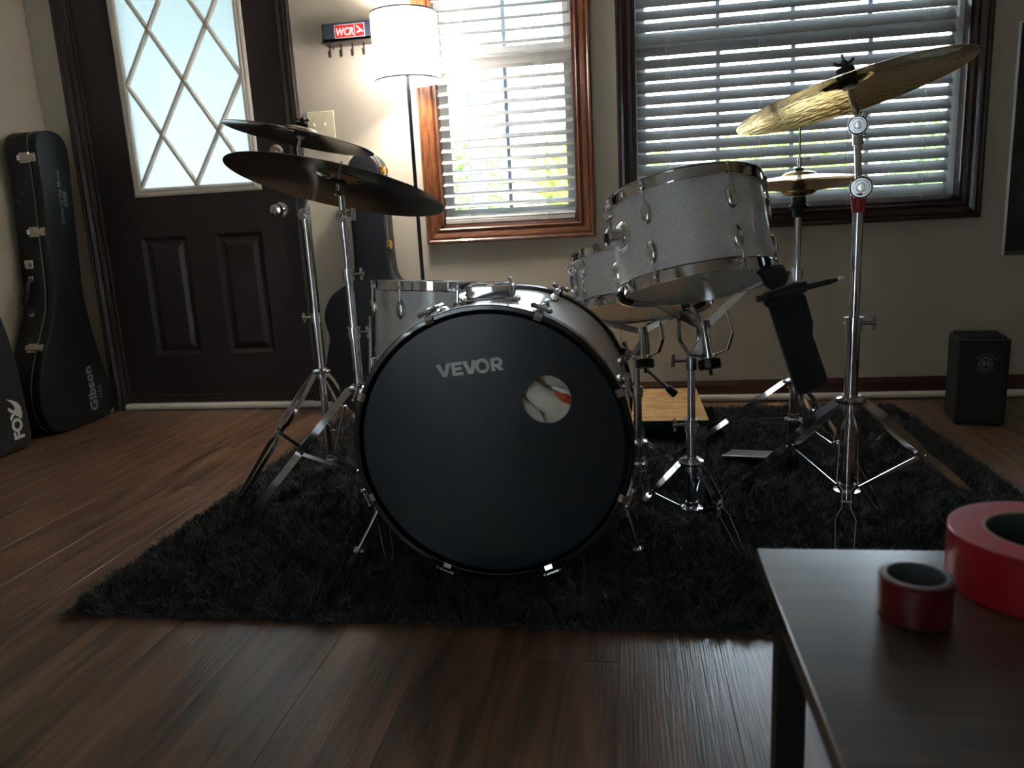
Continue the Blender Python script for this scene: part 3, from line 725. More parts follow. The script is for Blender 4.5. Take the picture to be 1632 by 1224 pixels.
# claws, rods, lugs
def in_disc(a, rr, y): return V((BX+rr*math.sin(a), BY0+y, BZ+rr*math.cos(a)))
for k in range(8):
    a = math.radians(22.5+45*k); rad = V((math.sin(a), 0, math.cos(a))); tan = V((math.cos(a), 0, -math.sin(a)))
    for fr in (True, False):
        yb, s = (0, 1) if fr else (L, -1)
        T = Matrix(((tan.x, rad.x, 0, 0), (0, 0, s, 0), (tan.z, rad.z, 0, 0), (0, 0, 0, 1))); T.translation = V((BX, BY0+yb, BZ))
        b = MB()   # local: x tangent, y radial, z into drum
        b.strip([T @ V((0, BR-.004, -.004)), T @ V((0, BR+.004, -.0065)), T @ V((0, BR+.011, -.004)), T @ V((0, BR+.0125, .010)), T @ V((0, BR+.015, .030)), T @ V((0, BR+.022, .036))], tan, .016, .0025)
        b.cyl(T @ V((0, BR+.020, .030)), T @ V((0, BR+.020, .044)), .0065, n=12)
        cl = b.build('claw', M_chrome, bs)
        MB().cyl(T @ V((0, BR+.020, .012)), T @ V((0, BR+.020, .118)), .0032, n=8).cyl(T @ V((-.017, BR+.020, .010)), T @ V((.017, BR+.020, .010)), .0045, n=8).ball(T @ V((-.017, BR+.020, .010)), .0062, 8).ball(T @ V((.017, BR+.020, .010)), .0062, 8).build('t_rod', M_chrome, cl)
    T = Matrix(((tan.x, 0, rad.x, 0), (0, 1, 0, 0), (tan.z, 0, rad.z, 0), (0, 0, 0, 1))); T.translation = V((BX, 0, BZ))
    for ya in (BY0+.13, BY1-.13):
        b = MB(); n = 16; vs = []
        for d, s_ in ((0, 1), (.006, 1), (.014, .7), (.017, .35)): vs += [T @ V((.012*s_*math.sin(2*math.pi*i/n), ya+.034*s_*math.cos(2*math.pi*i/n), BR-.001+d)) for i in range(n)]
        b.add(vs, [(kk*n+i, kk*n+(i+1) % n, (kk+1)*n+(i+1) % n, (kk+1)*n+i) for kk in range(3) for i in range(n)]+[tuple(range(3*n, 4*n))])
        b.cyl(T @ V((0, ya-.038 if ya < 1.7 else ya+.038, BR+.019)), T @ V((0, ya, BR+.019)), .007, n=10)
        b.build('lug', M_chrome, bs)
# spurs
for s, foot in ((-1, V((-.628, 1.53, .028))), (1, V((.020, 1.55, .028)))):
    a = math.radians(118*s); A = in_disc(a, BR+.004, .085)
    br = MB().cyl(A-V((math.sin(a), 0, math.cos(a)))*.006, A+V((math.sin(a), 0, math.cos(a)))*.016, .017, n=20).cyl(A+V((0, .0, .012)), A+V((0, 0, .030))+V((math.sin(a), 0, 0))*.02, .005, n=8).build('spur_bracket', M_chrome, bs)
    A2 = A+V((math.sin(a), 0, math.cos(a)))*.014; d = (foot-A2).normalized()
    sp = MB().cyl(A2-d*.03, foot, .0048, n=12).cyl(foot-d*.040, foot-d*.034, .012, n=16).build('spur', M_chrome, bs)
    MB().cyl(foot-d*.034, foot, .0075, .010, n=14).build('rubber_foot', M_rubber, sp)
# tom holder base on top of the bass drum
T = Matrix.Translation((BX-.016, 1.655, BZ+BR))
def ring(w_, d_, n=6, r_=.014):
    out = []
    for cx_, cy_, a0 in ((w_/2-r_, d_/2-r_, 0), (-w_/2+r_, d_/2-r_, 90), (-w_/2+r_, -d_/2+r_, 180), (w_/2-r_, -d_/2+r_, 270)):
        for i in range(n+1):
            a = math.radians(a0+90*i/n); out.append((cx_+r_*math.cos(a), cy_+r_*math.sin(a)))
    return out
b = MB(); b.prism(ring(.124, .074), -.012, .004, T); b.prism(ring(.106, .056), .004, .033, T)
hb = b.build('tom_holder_base', M_chrome2, bs, bev=.003)
MB().lathe([(.012, .033), (.017, .033), (.017, .0355), (.012, .0355)], 24, T @ Matrix.Translation((-.026, 0, 0)), closed=True).lathe([(.012, .033), (.017, .033), (.017, .0355), (.012, .0355)], 24, T @ Matrix.Translation((.026, 0, 0)), closed=True).build('holder_opening', M_plastic, hb)
MB().cyl(T @ V((.046, -.012, .033)), T @ V((.046, -.012, .044)), .0035, n=8).ball(T @ V((.046, -.012, .044)), .005, 8).build('set_screw', M_chrome, hb)
MB().cbox((.052, -.028, .002), (.034, .010, .008), T).build('holder_tab', M_chrome, hb, bev=.002)
# lettering on the front head
def emblem():
    T = frame((-.3815, BY0+.0056, .4655), (math.cos(.098), 0, math.sin(.098)), (-math.sin(.098), 0, math.cos(.098)))  # z = x cross y = (0,-1,0)
    H_ = .0268; b = MB(); t = .0088
    def pl(p): b.prism([(x_, y_) for x_, y_ in p], 0, .0004, T)
    def vee(x0, w_):
        pl([(x0, H_), (x0+t*1.05, H_), (x0+w_/2, t*.95), (x0+w_/2, 0), (x0+w_/2-t*.55, 0)]); pl([(x0+w_, H_), (x0+w_-t*1.05, H_), (x0+w_/2, t*.95), (x0+w_/2, 0), (x0+w_/2+t*.55, 0)])
    vee(0, .031)
    x0 = .0315; ww = .0225
    pl([(x0, 0), (x0+t*.8, 0), (x0+t*.8, H_), (x0, H_)])
    for yy in (0, H_/2-.003, H_-.0062): pl([(x0+t*.8, yy), (x0+ww-(.0015 if 0 < yy < .015 else 0), yy), (x0+ww-(.0015 if 0 < yy < .015 else 0), yy+.0062), (x0+t*.8, yy+.0062)])
    vee(.0545, .030)
    cx_, cy_, R_ = .0945, H_/2, .0150; hs = [(0, .0095), (.0075, .0025), (.0065, -.0085), (-.0065, -.0085), (-.0075, .0025)]
    n = 60
    def inner(a):
        best = 1e9; dx, dy = math.cos(a), math.sin(a)
        for i in range(5):
            (ax_, ay), (bx, by) = hs[i], hs[(i+1) % 5]; ex, ey = bx-ax_, by-ay; det = dx*(-ey)+dy*ex
            if abs(det) < 1e-12: continue
            tt = (ax_*(-ey)+ay*ex)/det; ss = (dx*ay-dy*ax_)/det
            if tt > 0 and -1e-6 <= ss <= 1+1e-6: best = min(best, tt)
        return best
    for i in range(n):
        a0, a1 = 2*math.pi*i/n, 2*math.pi*(i+1)/n; i0, i1 = inner(a0), inner(a1)
        pl([(cx_+R_*math.cos(a0), cy_+R_*math.sin(a0)), (cx_+R_*math.cos(a1), cy_+R_*math.sin(a1)), (cx_+i1*math.cos(a1), cy_+i1*math.sin(a1)), (cx_+i0*math.cos(a0), cy_+i0*math.sin(a0))])
    x0 = .1120
    pl([(x0, 0), (x0+t*.85, 0), (x0+t*.85, H_), (x0, H_)])
    pl([(x0+t*.85, H_-.0064), (x0+.015, H_-.0064), (x0+.015, H_), (x0+t*.85, H_)]); pl([(x0+t*.85, H_-.0190), (x0+.015, H_-.0190), (x0+.015, H_-.0126), (x0+t*.85, H_-.0126)])
    cc = (x0+.0145, H_-.0095)
    for i in range(12):
        a0, a1 = -math.pi/2+math.pi*i/12, -math.pi/2+math.pi*(i+1)/12
        pl([(cc[0]+.0095*math.cos(a0), cc[1]+.0095*math.sin(a0)), (cc[0]+.0095*math.cos(a1), cc[1]+.0095*math.sin(a1)), (cc[0]+.0031*math.cos(a1), cc[1]+.0031*math.sin(a1)), (cc[0]+.0031*math.cos(a0), cc[1]+.0031*math.sin(a0))])
    pl([(x0+.0085, .0085), (x0+.0165, .0095), (x0+.0255, 0), (x0+.0155, 0)])
    b.build('lettering', M_logo, bs, smooth=False, label='grey printed brand lettering on the head')
emblem()

# fleece blanket stuffed inside the bass drum
bl = thing('fleece_blanket', (-.18, 1.62, .06), 'cream folded fleece blanket seen through the port of the bass drum', 'blanket')
def fold(path, r, m, nm='fold', flat=.62):
    pts = [V(p) for p in path]
    b = MB(); n = 20; mm = len(pts); vs = []
    for i, p in enumerate(pts):
        d = (pts[min(i+1, mm-1)]-pts[max(i-1, 0)]).normalized(); x_ = V((0, -1, 0)); x_ = (x_-d*x_.dot(d)).normalized(); y_ = d.cross(x_)
        rr = r[i] if isinstance(r, (list, tuple)) else r
        for k in range(n):
            a = 2*math.pi*k/n; q_ = rr*(1+.05*math.sin(3*a+i*.9)); vs.append(p+x_*q_*flat*math.cos(a)+y_*q_*math.sin(a))
    fs = [(i*n+k, i*n+(k+1) % n, (i+1)*n+(k+1) % n, (i+1)*n+k) for i in range(mm-1) for k in range(n)]+[tuple(range(n-1, -1, -1)), tuple(range((mm-1)*n, mm*n))]
    b.add(vs, fs); return b.build(nm, m, bl)
# heights in world metres behind the port (centre X -.163, Z .417)
fold([(-.30, 1.565, .445), (-.22, 1.56, .452), (-.16, 1.56, .446), (-.10, 1.565, .425), (-.05, 1.58, .395)], [.05, .052, .052, .05, .045], M_blanket)
fold([(-.27, 1.515, .475), (-.215, 1.506, .440), (-.175, 1.503, .412), (-.135, 1.506, .385), (-.08, 1.52, .355)], [.020, .023, .024, .023, .02], M_blanket)
fold([(-.28, 1.492, .430), (-.225, 1.488, .402), (-.195, 1.486, .374), (-.178, 1.49, .335)], [.016, .020, .020, .02], M_blanket)
fold([(-.150, 1.500, .424), (-.128, 1.497, .412), (-.112, 1.503, .398)], [.004, .010, .006], M_orange, 'orange_lining')
fold([(-.155, 1.503, .436), (-.135, 1.500, .428), (-.112, 1.505, .412)], [.004, .007, .006], M_blanket)
fold([(-.21, 1.52, .355), (-.14, 1.51, .345), (-.08, 1.52, .34)], [.03, .03, .03], M_blanket)
fold([(-.30, 1.58, .13), (-.2, 1.56, .12), (-.1, 1.57, .14)], [.06, .07, .06], M_blanket)
fold([(-.28, 1.60, .27), (-.2, 1.58, .26), (-.1, 1.60, .27)], [.09, .10, .09], M_blanket)

# ------------------------------------------------------------------ stands
LEGW = [(0, .004), (.06, .006), (.13, .014), (.40, .017), (.44, .007), (.52, .007), (.57, .016), (.93, .010), (1.0, .004)]
def dleg(parent, top, foot, wdt=.014, wsc=1., m=None):
    top, foot = V(top), V(foot); d = (foot-top); dn = d.normalized(); l = dn.cross(V((0, 0, 1))).normalized(); n = dn.cross(l).normalized(); b = MB()
    for s in (-1, 1): b.strip([top+d*t+l*s*w_*wsc for t, w_ in LEGW], n, wdt, .0016)
    mid = top+d*.48; b.cyl(mid-l*.010, mid+l*.010, .0035, n=8)
    mid = top+d*.0; b.cyl(mid-l*.007, mid+l*.007, .0035, n=8)
    return b.build('leg', m or M_chrome, parent), dn
def foot_cap(parent, foot, dn, r=.011, long=.035):
    foot = V(foot)
    b = MB()
    for k in range(5): b.cyl(foot-dn*(long*(1-k/5)), foot-dn*(long*(1-(k+.8)/5)), r*(.75+.06*k), r*(.80+.06*k), n=14)
    b.cyl(foot-dn*long, foot, r*.7, r*.8, n=14)
    b.build('rubber_foot', M_rubber, parent)
def tube_seg(r, base, x, y, z0, z1, rad, nm, m=None): return MB().cyl((x, y, z0), (x, y, z1), rad, n=24).build(nm, m or M_chrome2, r)
def collar(r, x, y, z, rad, ang, m=None, h=.030):
    d = V((math.cos(ang), math.sin(ang), 0)); p = V((x, y, z))
    c_ = MB().cyl(p-V((0, 0, h*.55)), p+V((0, 0, h*.35)), rad+.0035, n=24).cyl(p+V((0, 0, h*.35)), p+V((0, 0, h*.45)), rad+.006, n=24).cyl(p-V((0, 0, h*.10)), p-V((0, 0, h*.0)), rad+.0055, n=24).build('height_collar', m or M_chrome, r)
    q_ = p+d*(rad+.003); MB().cyl(q_, q_+d*.020, .0045, n=10).cyl(q_+d*.018, q_+d*.028, .0065, n=10).strip([q_+d*.023+V((0, 0, -.015)), q_+d*.023, q_+d*.023+V((0, 0, .015))], d.cross(V((0, 0, 1))), .006, .005).build('wing_screw', M_chrome, c_)
def tripod(r, x, y, hub, low, feet, rad, wdt=.014, wsc=1., braces=True):
    hb = MB().cyl((x, y, hub-.018), (x, y, hub+.014), rad+.006, n=24).lathe([(rad, hub+.014), (rad+.016, hub+.008), (rad+.018, hub+.004), (rad+.016, hub-.002), (rad, hub-.004)], 24, Matrix.Translation((x, y, 0))).build('hub', M_chrome, r)
    lb = MB().cyl((x, y, low-.010), (x, y, low+.016), rad+.003, n=24).lathe([(rad, low+.004), (rad+.014, low+.002), (rad+.014, low-.002), (rad, low-.004)], 24, Matrix.Translation((x, y, 0))).build('lower_hub', M_chrome, r)
    for fx, fy in feet:
        d = V((fx-x, fy-y, 0)).normalized(); top = V((x, y, hub))+d*(rad+.014); ft_ = V((fx, fy, .022))
        lg, dn = dleg(r, top, ft_, wdt, wsc); foot_cap(lg, ft_+dn*.006, dn)
        if braces:
            A = V((x, y, low))+d*(rad+.010); B = top+(ft_-top)*.48; l = dn.cross(V((0, 0, 1))).normalized()
            MB().strip([A, A+d*.012, B], dn.cross(l), .010, .0016).cyl(A-l*.006, A+l*.006, .003, n=8).build('brace', M_chrome, r)
def tilt_joint(r, p, rad=.017, face=V((-.3, -1, 0)), bodycol=None, nm='tilter'):
    f = face.normalized(); p = V(p); T = frame(p, f.cross(V((0, 0, 1))), (0, 0, 1))
    z = T.to_3x3() @ V((0, 0, 1)); s = 1 if z.dot(f) > 0 else -1
    t = MB().lathe([(0, -.012*s), (rad, -.012*s), (rad, .010*s), (rad*.86, .013*s), (rad*.7, .013*s), (rad*.66, .010*s), (rad*.45, .010*s), (rad*.4, .014*s), (0, .014*s)], 32, T).build(nm, bodycol or M_chrome, r)
    for i in range(24):
        pass
    b = MB()
    for i in range(20):
        a = 2*math.pi*i/20; b.cbox((rad*math.cos(a), rad*math.sin(a), .0), (.003, .003, .018), T)
    b.build('tilter_teeth', M_steel, t)
    MB().lathe([(0, .0142*s), (rad*.34, .0142*s), (rad*.30, .0162*s), (0, .0165*s)], 20, T).build('tilter_screw', M_nickel, t)
    return t
def top_hardware(r, c, u, apex):
    """felts, sleeve and wing nut around the cymbal hole; apex = height of bell top over rim plane"""
    R_ = axisrot(u).to_4x4(); T = Matrix.Translation(V(c)) @ R_
    MB().cyl(T @ V((0, 0, apex-.055)), T @ V((0, 0, apex+.040)), .0032, n=10).build('threaded_rod', M_steel, r)
    MB().lathe([(0, apex-.026), (.019, apex-.026), (.020, apex-.020), (.019, apex-.012), (0, apex-.012)], 24, T).build('felt_washer', M_felt, r)
    MB().lathe([(0, apex-.032), (.012, apex-.032), (.012, apex-.026), (0, apex-.026)], 24, T).build('metal_washer', M_steel, r)
    MB().lathe([(0, apex+.002), (.017, apex+.002), (.019, apex+.007), (.017, apex+.012), (0, apex+.012)], 24, T).build('felt_washer', M_felt, r)
    MB().lathe([(0, apex+.012), (.007, apex+.012), (.008, apex+.020), (.005, apex+.028), (0, apex+.028)], 16, T).strip([T @ V((-.021, 0, apex+.026)), T @ V((-.012, 0, apex+.020)), T @ V((0, 0, apex+.018)), T @ V((.012, 0, apex+.020)), T @ V((.021, 0, apex+.026))], T.to_3x3() @ V((0, 1, 0)), .010, .006).build('wing_nut', M_plastic, r, bev=.0015)
def cymbal(name, label, c, u, R, bow, bell_r, bell_h, m, group=None, flip=False):
    r = thing(name, c, None, None, rot=axisrot(u)); 
    prof = []
    n = 18
    for i in range(n+1):
        rr = R-(R-bell_r)*i/n; t = 1-(rr-bell_r)/(R-bell_r); prof.append((rr, bow*(1-(rr/R)**1.7)/(1-(bell_r/R)**1.7)))
    for i in range(1, 9):
        a = math.pi/2*i/8; prof.append((.006+(bell_r-.006)*math.cos(a), bow+bell_h*math.sin(a)))
    th = .0013; full = prof+[(a_, b_-th) for a_, b_ in reversed(prof)]
    if flip: full = [(a_, -b_) for a_, b_ in full]
    me = MB().lathe(full, 96, closed=True).mesh(name, m, ang=50)
    bpy.data.objects.remove(r)
    o = bpy.data.objects.new(name, me); C.objects.link(o); mm = Matrix.Translation(V(c)) @ axisrot(u).to_4x4(); o.matrix_world = mm; W[o] = mm
    return tag(o, label, 'cymbal', group)

# near right stand with the big crash
RXs, RYs = .4765, 1.716
q1 = lambda z: .76+(z-.76)*1.14
st = thing('cymbal_stand', (RXs, RYs, 0), 'tall chrome cymbal stand at the right holding the steeply tilted crash', 'cymbal stand')
tube_seg(st, 0, RXs, RYs, q1(.205), q1(.547), .0146, 'lower_tube'); tube_seg(st, 0, RXs, RYs, q1(.547), q1(.770), .0112, 'middle_tube')
collar(st, RXs, RYs, q1(.545), .0146, math.radians(0))
tripod(st, RXs, RYs, q1(.395), q1(.215), [(.303, 2.06), (.850, 1.91), (.365, 1.315)], .0146, .018, 1.15)
tilt_joint(st, (RXs+.003, RYs-.006, q1(.792)), .0222)
MB().cyl((RXs, RYs, q1(.762)), (RXs, RYs, q1(.782)), .0143, .0170, n=20).cyl((RXs, RYs, q1(.748)), (RXs, RYs, q1(.764)), .0120, .0143, n=20).build('red_sleeve', mat('red_plastic', s2l((170, 40, 50)), .4), st, label='red plastic sleeve')
MB().cyl((RXs+.001, RYs+.006, q1(.800)), (RXs-.001, RYs+.02, q1(.875)), .0071, n=14).cyl((RXs, RYs+.018, q1(.868)), (RXs-.001, RYs+.021, q1(.888)), .0108, n=14).build('upper_tube', M_chrome, st)
tilt_joint(st, (RXs-.001, RYs+.020, q1(.902)), .0188)
uC = ax(12.2, 6); cC = V((.464, RYs+.040, q1(.958)))
MB().cyl((RXs+.006, RYs+.026, q1(.885)), (RXs+.010, RYs+.028, q1(.925)), .0092, n=14).build('tilter_neck', M_chrome, st)
b = MB(); b.tube([(RXs+.006, RYs+.028, q1(.905)), cC-uC*.012, cC+uC*.010], .0066, 12); b.build('tilter_rod', M_chrome, st)
top_hardware(st, cC, uC, .044)
cymbal('crash_cymbal', 'large golden hammered crash cymbal tilted steeply at the right', cC, uC, .233, .028, .050, .015, M_bronze)

# left stands
ALX, ALY = -.948, 2.225
sa = thing('cymbal_stand', (ALX, ALY, 0), 'chrome cymbal stand farthest left holding the smaller upper cymbal', 'cymbal stand')
def leftstand(r, x, y, low, hub, c1, c2, r0, feet, ang):
    tube_seg(r, 0, x, y, low, c1, r0, 'lower_tube'); tube_seg(r, 0, x, y, c1, c2, r0-.0022, 'middle_tube')
    collar(r, x, y, c1, r0, ang); tripod(r, x, y, hub, low+.01, feet, r0, .014, .95)
leftstand(sa, ALX, ALY, .047, .341, .512, .798, .0113, [(-1.122, 1.945), (-.80, 1.965), (-.96, 2.56)], math.radians(180))
T0 = V((ALX, ALY, .803))
tilt_joint(sa, T0+V((-.003, 0, .018)), .0150); MB().cyl(T0-V((0, 0, .014)), T0+V((0, 0, .006)), .0110, n=20).build('tilter_base', M_chrome, sa)
uA = ax(-12.5, 5); cA = V((-.955, 2.262, 1.041))
MB().tube([T0+V((0, .004, .020)), T0+V((.004, .02, .06)), cA-uA*.03, cA+uA*.01], .0052, 12).cyl(T0+V((.003, .02, .12)), T0+V((.002, .024, .145)), .009, n=14).build('tilter_rod', M_chrome, sa)
top_hardware(sa, cA, uA, .034)
cymbal('crash_cymbal', 'smaller dark bronze cymbal, upper one at the left', cA, uA, .221, .024, .052, .013, M_bronze_d)

BLX, BLY = -.698, 1.870
q2 = lambda z: .76+(z-.76)*1.11
sb = thing('cymbal_stand', (BLX, BLY, 0), 'chrome cymbal stand beside the bass drum holding the large lower cymbal', 'cymbal stand')
tube_seg(sb, 0, BLX, BLY, q2(.195), q2(.535), .0122, 'lower_tube'); tube_seg(sb, 0, BLX, BLY, q2(.535), q2(.665), .0102, 'middle_tube'); tube_seg(sb, 0, BLX, BLY, q2(.665), q2(.785), .0080, 'upper_tube')
collar(sb, BLX, BLY, q2(.535), .0122, math.radians(-8)); collar(sb, BLX, BLY, q2(.668), .0102, math.radians(-8))
MB().cyl((BLX, BLY, q2(.745)), (BLX, BLY, q2(.785)), .0108, n=20).build('tilter_base', M_chrome, sb)
tilt_joint(sb, (BLX, BLY, q2(.797)), .0145)
MB().cyl((BLX+.01, BLY-.004, .804), (BLX+.032, BLY-.012, .806), .006, n=10).cyl((BLX+.030, BLY-.012, .790), (BLX+.034, BLY-.014, .820), .006, n=8).build('wing_screw', M_chrome, sb)
tripod(sb, BLX, BLY, q2(.400), q2(.200), [(-1.020, 1.800), (-.539, 1.535), (-.80, 2.22)], .0122, .019, 1.0)
uB = ax(-11, 12.5); cB = V((-.716, 1.896, q2(.862)))
MB().cyl((BLX, BLY, .80), (BLX-.0005, BLY+.003, .850), .0092, .007, n=14).tube([(BLX, BLY+.003, .848), cB-uB*.012, cB+uB*.01], .0052, 12).build('tilter_rod', M_chrome, sb)
T = Matrix.Translation(cB) @ axisrot(uB).to_4x4()
MB().cyl(T @ V((0, 0, -.02)), T @ V((0, 0, .066)), .0034, n=10).build('threaded_rod', M_steel, sb)
MB().lathe([(0, .010), (.021, .010), (.021, .016), (0, .016)], 24, T).build('felt_washer', M_felt, sb)
cymbal('ride_cymbal', 'large dark bronze cymbal, lower one at the left', cB, uB, .272, .028, .060, .015, M_bronze_d)

# hi-hat
HX, HY = .468, 2.245
hh = thing('hihat_stand', (HX, HY, 0), 'chrome hi-hat stand with pedal behind the stick bag', 'cymbal stand')
tube_seg(hh, 0, HX, HY, .06, .590, .0125, 'lower_tube'); tube_seg(hh, 0, HX, HY, .590, .742, .0095, 'upper_tube')
collar(hh, HX, HY, .588, .0125, math.radians(170))
MB().lathe([(0, .738), (.014, .738), (.016, .760), (.024, .762), (.026, .768), (.019, .774), (.0185, .793), (.0, .793)], 28, Matrix.Translation((HX, HY, 0))).build('seat_cup', M_plastic, hh)
MB().cyl((HX, HY, .80), (HX, HY, .985), .0028, n=10).build('pull_rod', M_chrome, hh)
MB().cyl((HX, HY, .868), (HX, HY, .898), .0065, n=16).build('clutch', M_chrome, hh)
MB().cyl((HX, HY, .862), (HX, HY, .869), .012, n=20).cyl((HX, HY, .848), (HX, HY, .853), .014, n=20).build('clutch_nut', M_plastic, hh)
MB().cyl((HX, HY, .890), (HX+.022, HY-.004, .893), .0025, n=8).ball((HX+.024, HY-.004, .893), .004, 8).build('clutch_screw', M_steel, hh)
tripod(hh, HX, HY, .275, .165, [(.150, 2.375), (.600, 1.86), (.64, 2.52)], .0125, .014, 1.0, braces=False)
for fx, fy in ((.150, 2.375), (.600, 1.86)):
    d = V((fx-HX, fy-HY, 0)).normalized(); A = V((HX, HY, .165))+d*.02; B = V((HX, HY, .275))+d*.026; B = B+(V((fx, fy, .022))-B)*.55
    b = MB().strip([A, A+d*.012, B], (d.x, d.y, 0) if False else V((0, 0, 1)), .006, .004); b.build('brace', M_chrome, hh)
MB().box((HX-.016, HY-.012, .012), (HX+.016, HY+.012, .165)).build('pedal_frame', M_plastic, hh, bev=.003)
ped = V((.293, 2.335, .035)); base = V((HX-.015, HY-.02, .060)); d = (ped-base).normalized(); sd = d.cross(V((0, 0, 1))).normalized()
MB().strip([base, ped], sd, .072, .006).build('footboard', M_steel, hh, bev=.002)
MB().strip([base-V((0, 0, .042)), ped-V((0, 0, .022))], sd, .030, .004).build('pedal_base', M_plastic, hh)
MB().cyl((HX, HY-.014, .06), (HX, HY-.014, .16), .004, n=8).build('pedal_link', M_chrome, hh)
cymbal('hihat_cymbal', 'upper golden hi-hat cymbal clamped under the clutch', (HX, HY, .834), ax(1.0, .5), .172, .016, .045, .012, M_bronze_h, 'hi-hat cymbals')
cymbal('hihat_cymbal', 'lower golden hi-hat cymbal resting bell down on the cup', (HX, HY, .829), ax(-1.0, .5), .172, .021, .045, .014, M_bronze_h, 'hi-hat cymbals', flip=True)

# basket stands
def basket(r, x, y, zt, cdrum, udrum, Rd, pivot_up, angs, neck_z, post_r, dark_neck=True):
    """tilted basket: neck tube along drum axis with three arms gripping the lower hoop"""
    u = udrum.normalized(); cdrum = V(cdrum); Rm = axisrot(u); base = cdrum-u*neck_z
    T = Matrix.Translation(base) @ Rm.to_4x4()
    nk = MB().cyl(T @ V((0, 0, 0)), T @ V((0, 0, .075)), .0105, n=20).cyl(T @ V((0, 0, .068)), T @ V((0, 0, .082)), .0150, n=20).cyl(T @ V((0, 0, -.002)), T @ V((0, 0, .008)), .0145, n=20).build('basket_neck', M_chrome2, r)
    MB().lathe([(0, -.026), (.0235, -.026), (.025, -.024), (.025, -.006), (.0235, -.004), (0, -.004)], 12, T, closed=False).cyl(T @ V((0, 0, -.04)), T @ V((0, 0, -.026)), .0045, n=10).build('basket_knob', M_plastic, r, ang=20)
    for a in angs:
        e = V((math.cos(a), math.sin(a), 0)); t = V((-math.sin(a), math.cos(a), 0)); Tt = lambda q: T @ q
        tdir = T.to_3x3() @ t
        A = e*.014+V((0, 0, .075)); G = e*(Rd*.62)+V((0, 0, neck_z-.030)); K = e*(Rd+.001)+V((0, 0, neck_z-.022))
        am = MB().strip([Tt(A), Tt(A+(G-A)*.5), Tt(G)], T.to_3x3() @ (e.cross(t).normalized()*1.0 if False else V((0, 0, 1))), .017, .003)
        am.cyl(Tt(A+(G-A)*.45-t*.006), Tt(A+(G-A)*.45+t*.006), .0042, n=10)
        ao = am.build('basket_arm', M_chrome, r)
        MB().strip([Tt(G-(G-A)*.1), Tt(K), Tt(K+e*.012+V((0, 0, .020)))], tdir, .012, .004).build('arm_extension', M_steel, ao)
        MB().strip([Tt(K-e*.012-V((0, 0, .004))), Tt(K+e*.008+V((0, 0, .002))), Tt(K+e*.015+V((0, 0, .022)))], tdir, .020, .010).build('rubber_grip', M_rubber, ao, bev=.002)
        lo = e*.014+V((0, 0, .004)); q1 = e*.045+V((0, 0, .010)); q2 = e*.062+V((0, 0, .045)); q3 = A+(G-A)*.45
        MB().strip([Tt(lo), Tt(q1), Tt(q2), Tt(q3)], tdir, .015, .0022).cyl(Tt(lo-t*.009), Tt(lo+t*.009), .004, n=10).build('basket_link', M_chrome, r)
    # joint between neck and post
    J = T @ V((0, 0, .045)); P = V((x, y, zt))
    MB().cyl(P-V((0, 0, .030)), P, .012, n=20).strip([P-V((0, 0, .004)), P*.5+J*.5-V((0, 0, .004)), J], (0, 0, 1), .022, .012).build('tilt_bracket', M_steel, r, bev=.002)
    MB().cyl(P+V((-.012, -.02, -.004)), P+V((-.040, -.026, -.004)), .004, n=8).strip([P+V((-.040, -.026, .010)), P+V((-.042, -.026, -.018))], (0, 1, 0), .005, .008).build('wing_screw', M_chrome, r)
TSX, TSY = .138, 1.735
ts = thing('drum_stand', (TSX, TSY, 0), 'near chrome basket stand cradling the tilted rack tom', 'drum stand')
tube_seg(ts, 0, TSX, TSY, .075, .290, .0118, 'lower_tube'); tube_seg(ts, 0, TSX, TSY, .290, .425, .0088, 'upper_tube')
collar(ts, TSX, TSY, .290, .0118, math.radians(185)); tripod(ts, TSX, TSY, .198, .088, [(-.030, 1.790), (.235, 1.615), (.20, 1.99)], .0118, .012, .85)
basket(ts, TSX, TSY, .448, cT, uT, .170, None, [math.radians(-160), math.radians(-25), math.radians(95)], .165, .012)
SSX, SSY = .021, 2.115
ss = thing('drum_stand', (SSX, SSY, 0), 'far chrome basket stand cradling the snare drum', 'drum stand')
tube_seg(ss, 0, SSX, SSY, .070, .285, .0115, 'lower_tube'); tube_seg(ss, 0, SSX, SSY, .285, .395, .0085, 'upper_tube')
collar(ss, SSX, SSY, .285, .0115, math.radians(180)); tripod(ss, SSX, SSY, .135, .075, [(.165, 2.20), (-.14, 2.20), (.04, 1.95)], .0115, .012, .7)
basket(ss, SSX, SSY, .405, cS, uS, .176, None, [math.radians(-170), math.radians(-35), math.radians(80)], .135, .012)
A = V((.045, 2.10, .352)); B = V((.105, 2.12, .292)); d = (B-A).normalized()
tl = MB().cyl(A, B, .0055, n=12).build('tilt_lever', M_chrome, ss)
MB().cyl(B-d*.002, B+d*.028, .0095, .012, n=14).build('rubber_tip', M_rubber, tl)

# stick bag hanging from the rack tom, with a stick on it
bgT = frame((.300, 1.575, .593), (.955, -.12, .10), (-.17, .04, 1))
sbg = thing('stick_bag', (.330, 1.575, .40), 'black fabric stick bag hanging from the right side of the rack tom', 'bag')
poly = [(-.045, -.01), (-.036, -.205), (.030, -.190), (.036, -.120), (.028, -.06), (.030, 0.006)]
def bagT(): 
    return frame((.318, 1.570, .598), (.985, -.06, .12), (-.13, .0, 1))
Tb = bagT()
outer = [(-.052, .004), (-.044, -.03), (-.012, -.198), (.000, -.204), (.048, -.186), (.050, -.178), (.030, -.085), (.033, -.06), (.024, -.004), (.004, .010)]
b = MB(); b.prism(outer, -.018, .018, Tb); b.build('bag_body', M_fabric, sbg, bev=.007)
MB().prism([(-.055, .008), (-.053, -.018), (.028, .002), (.030, .022), (.004, .022)], -.021, .021, Tb).build('bag_flap', M_fabric, sbg, bev=.005)
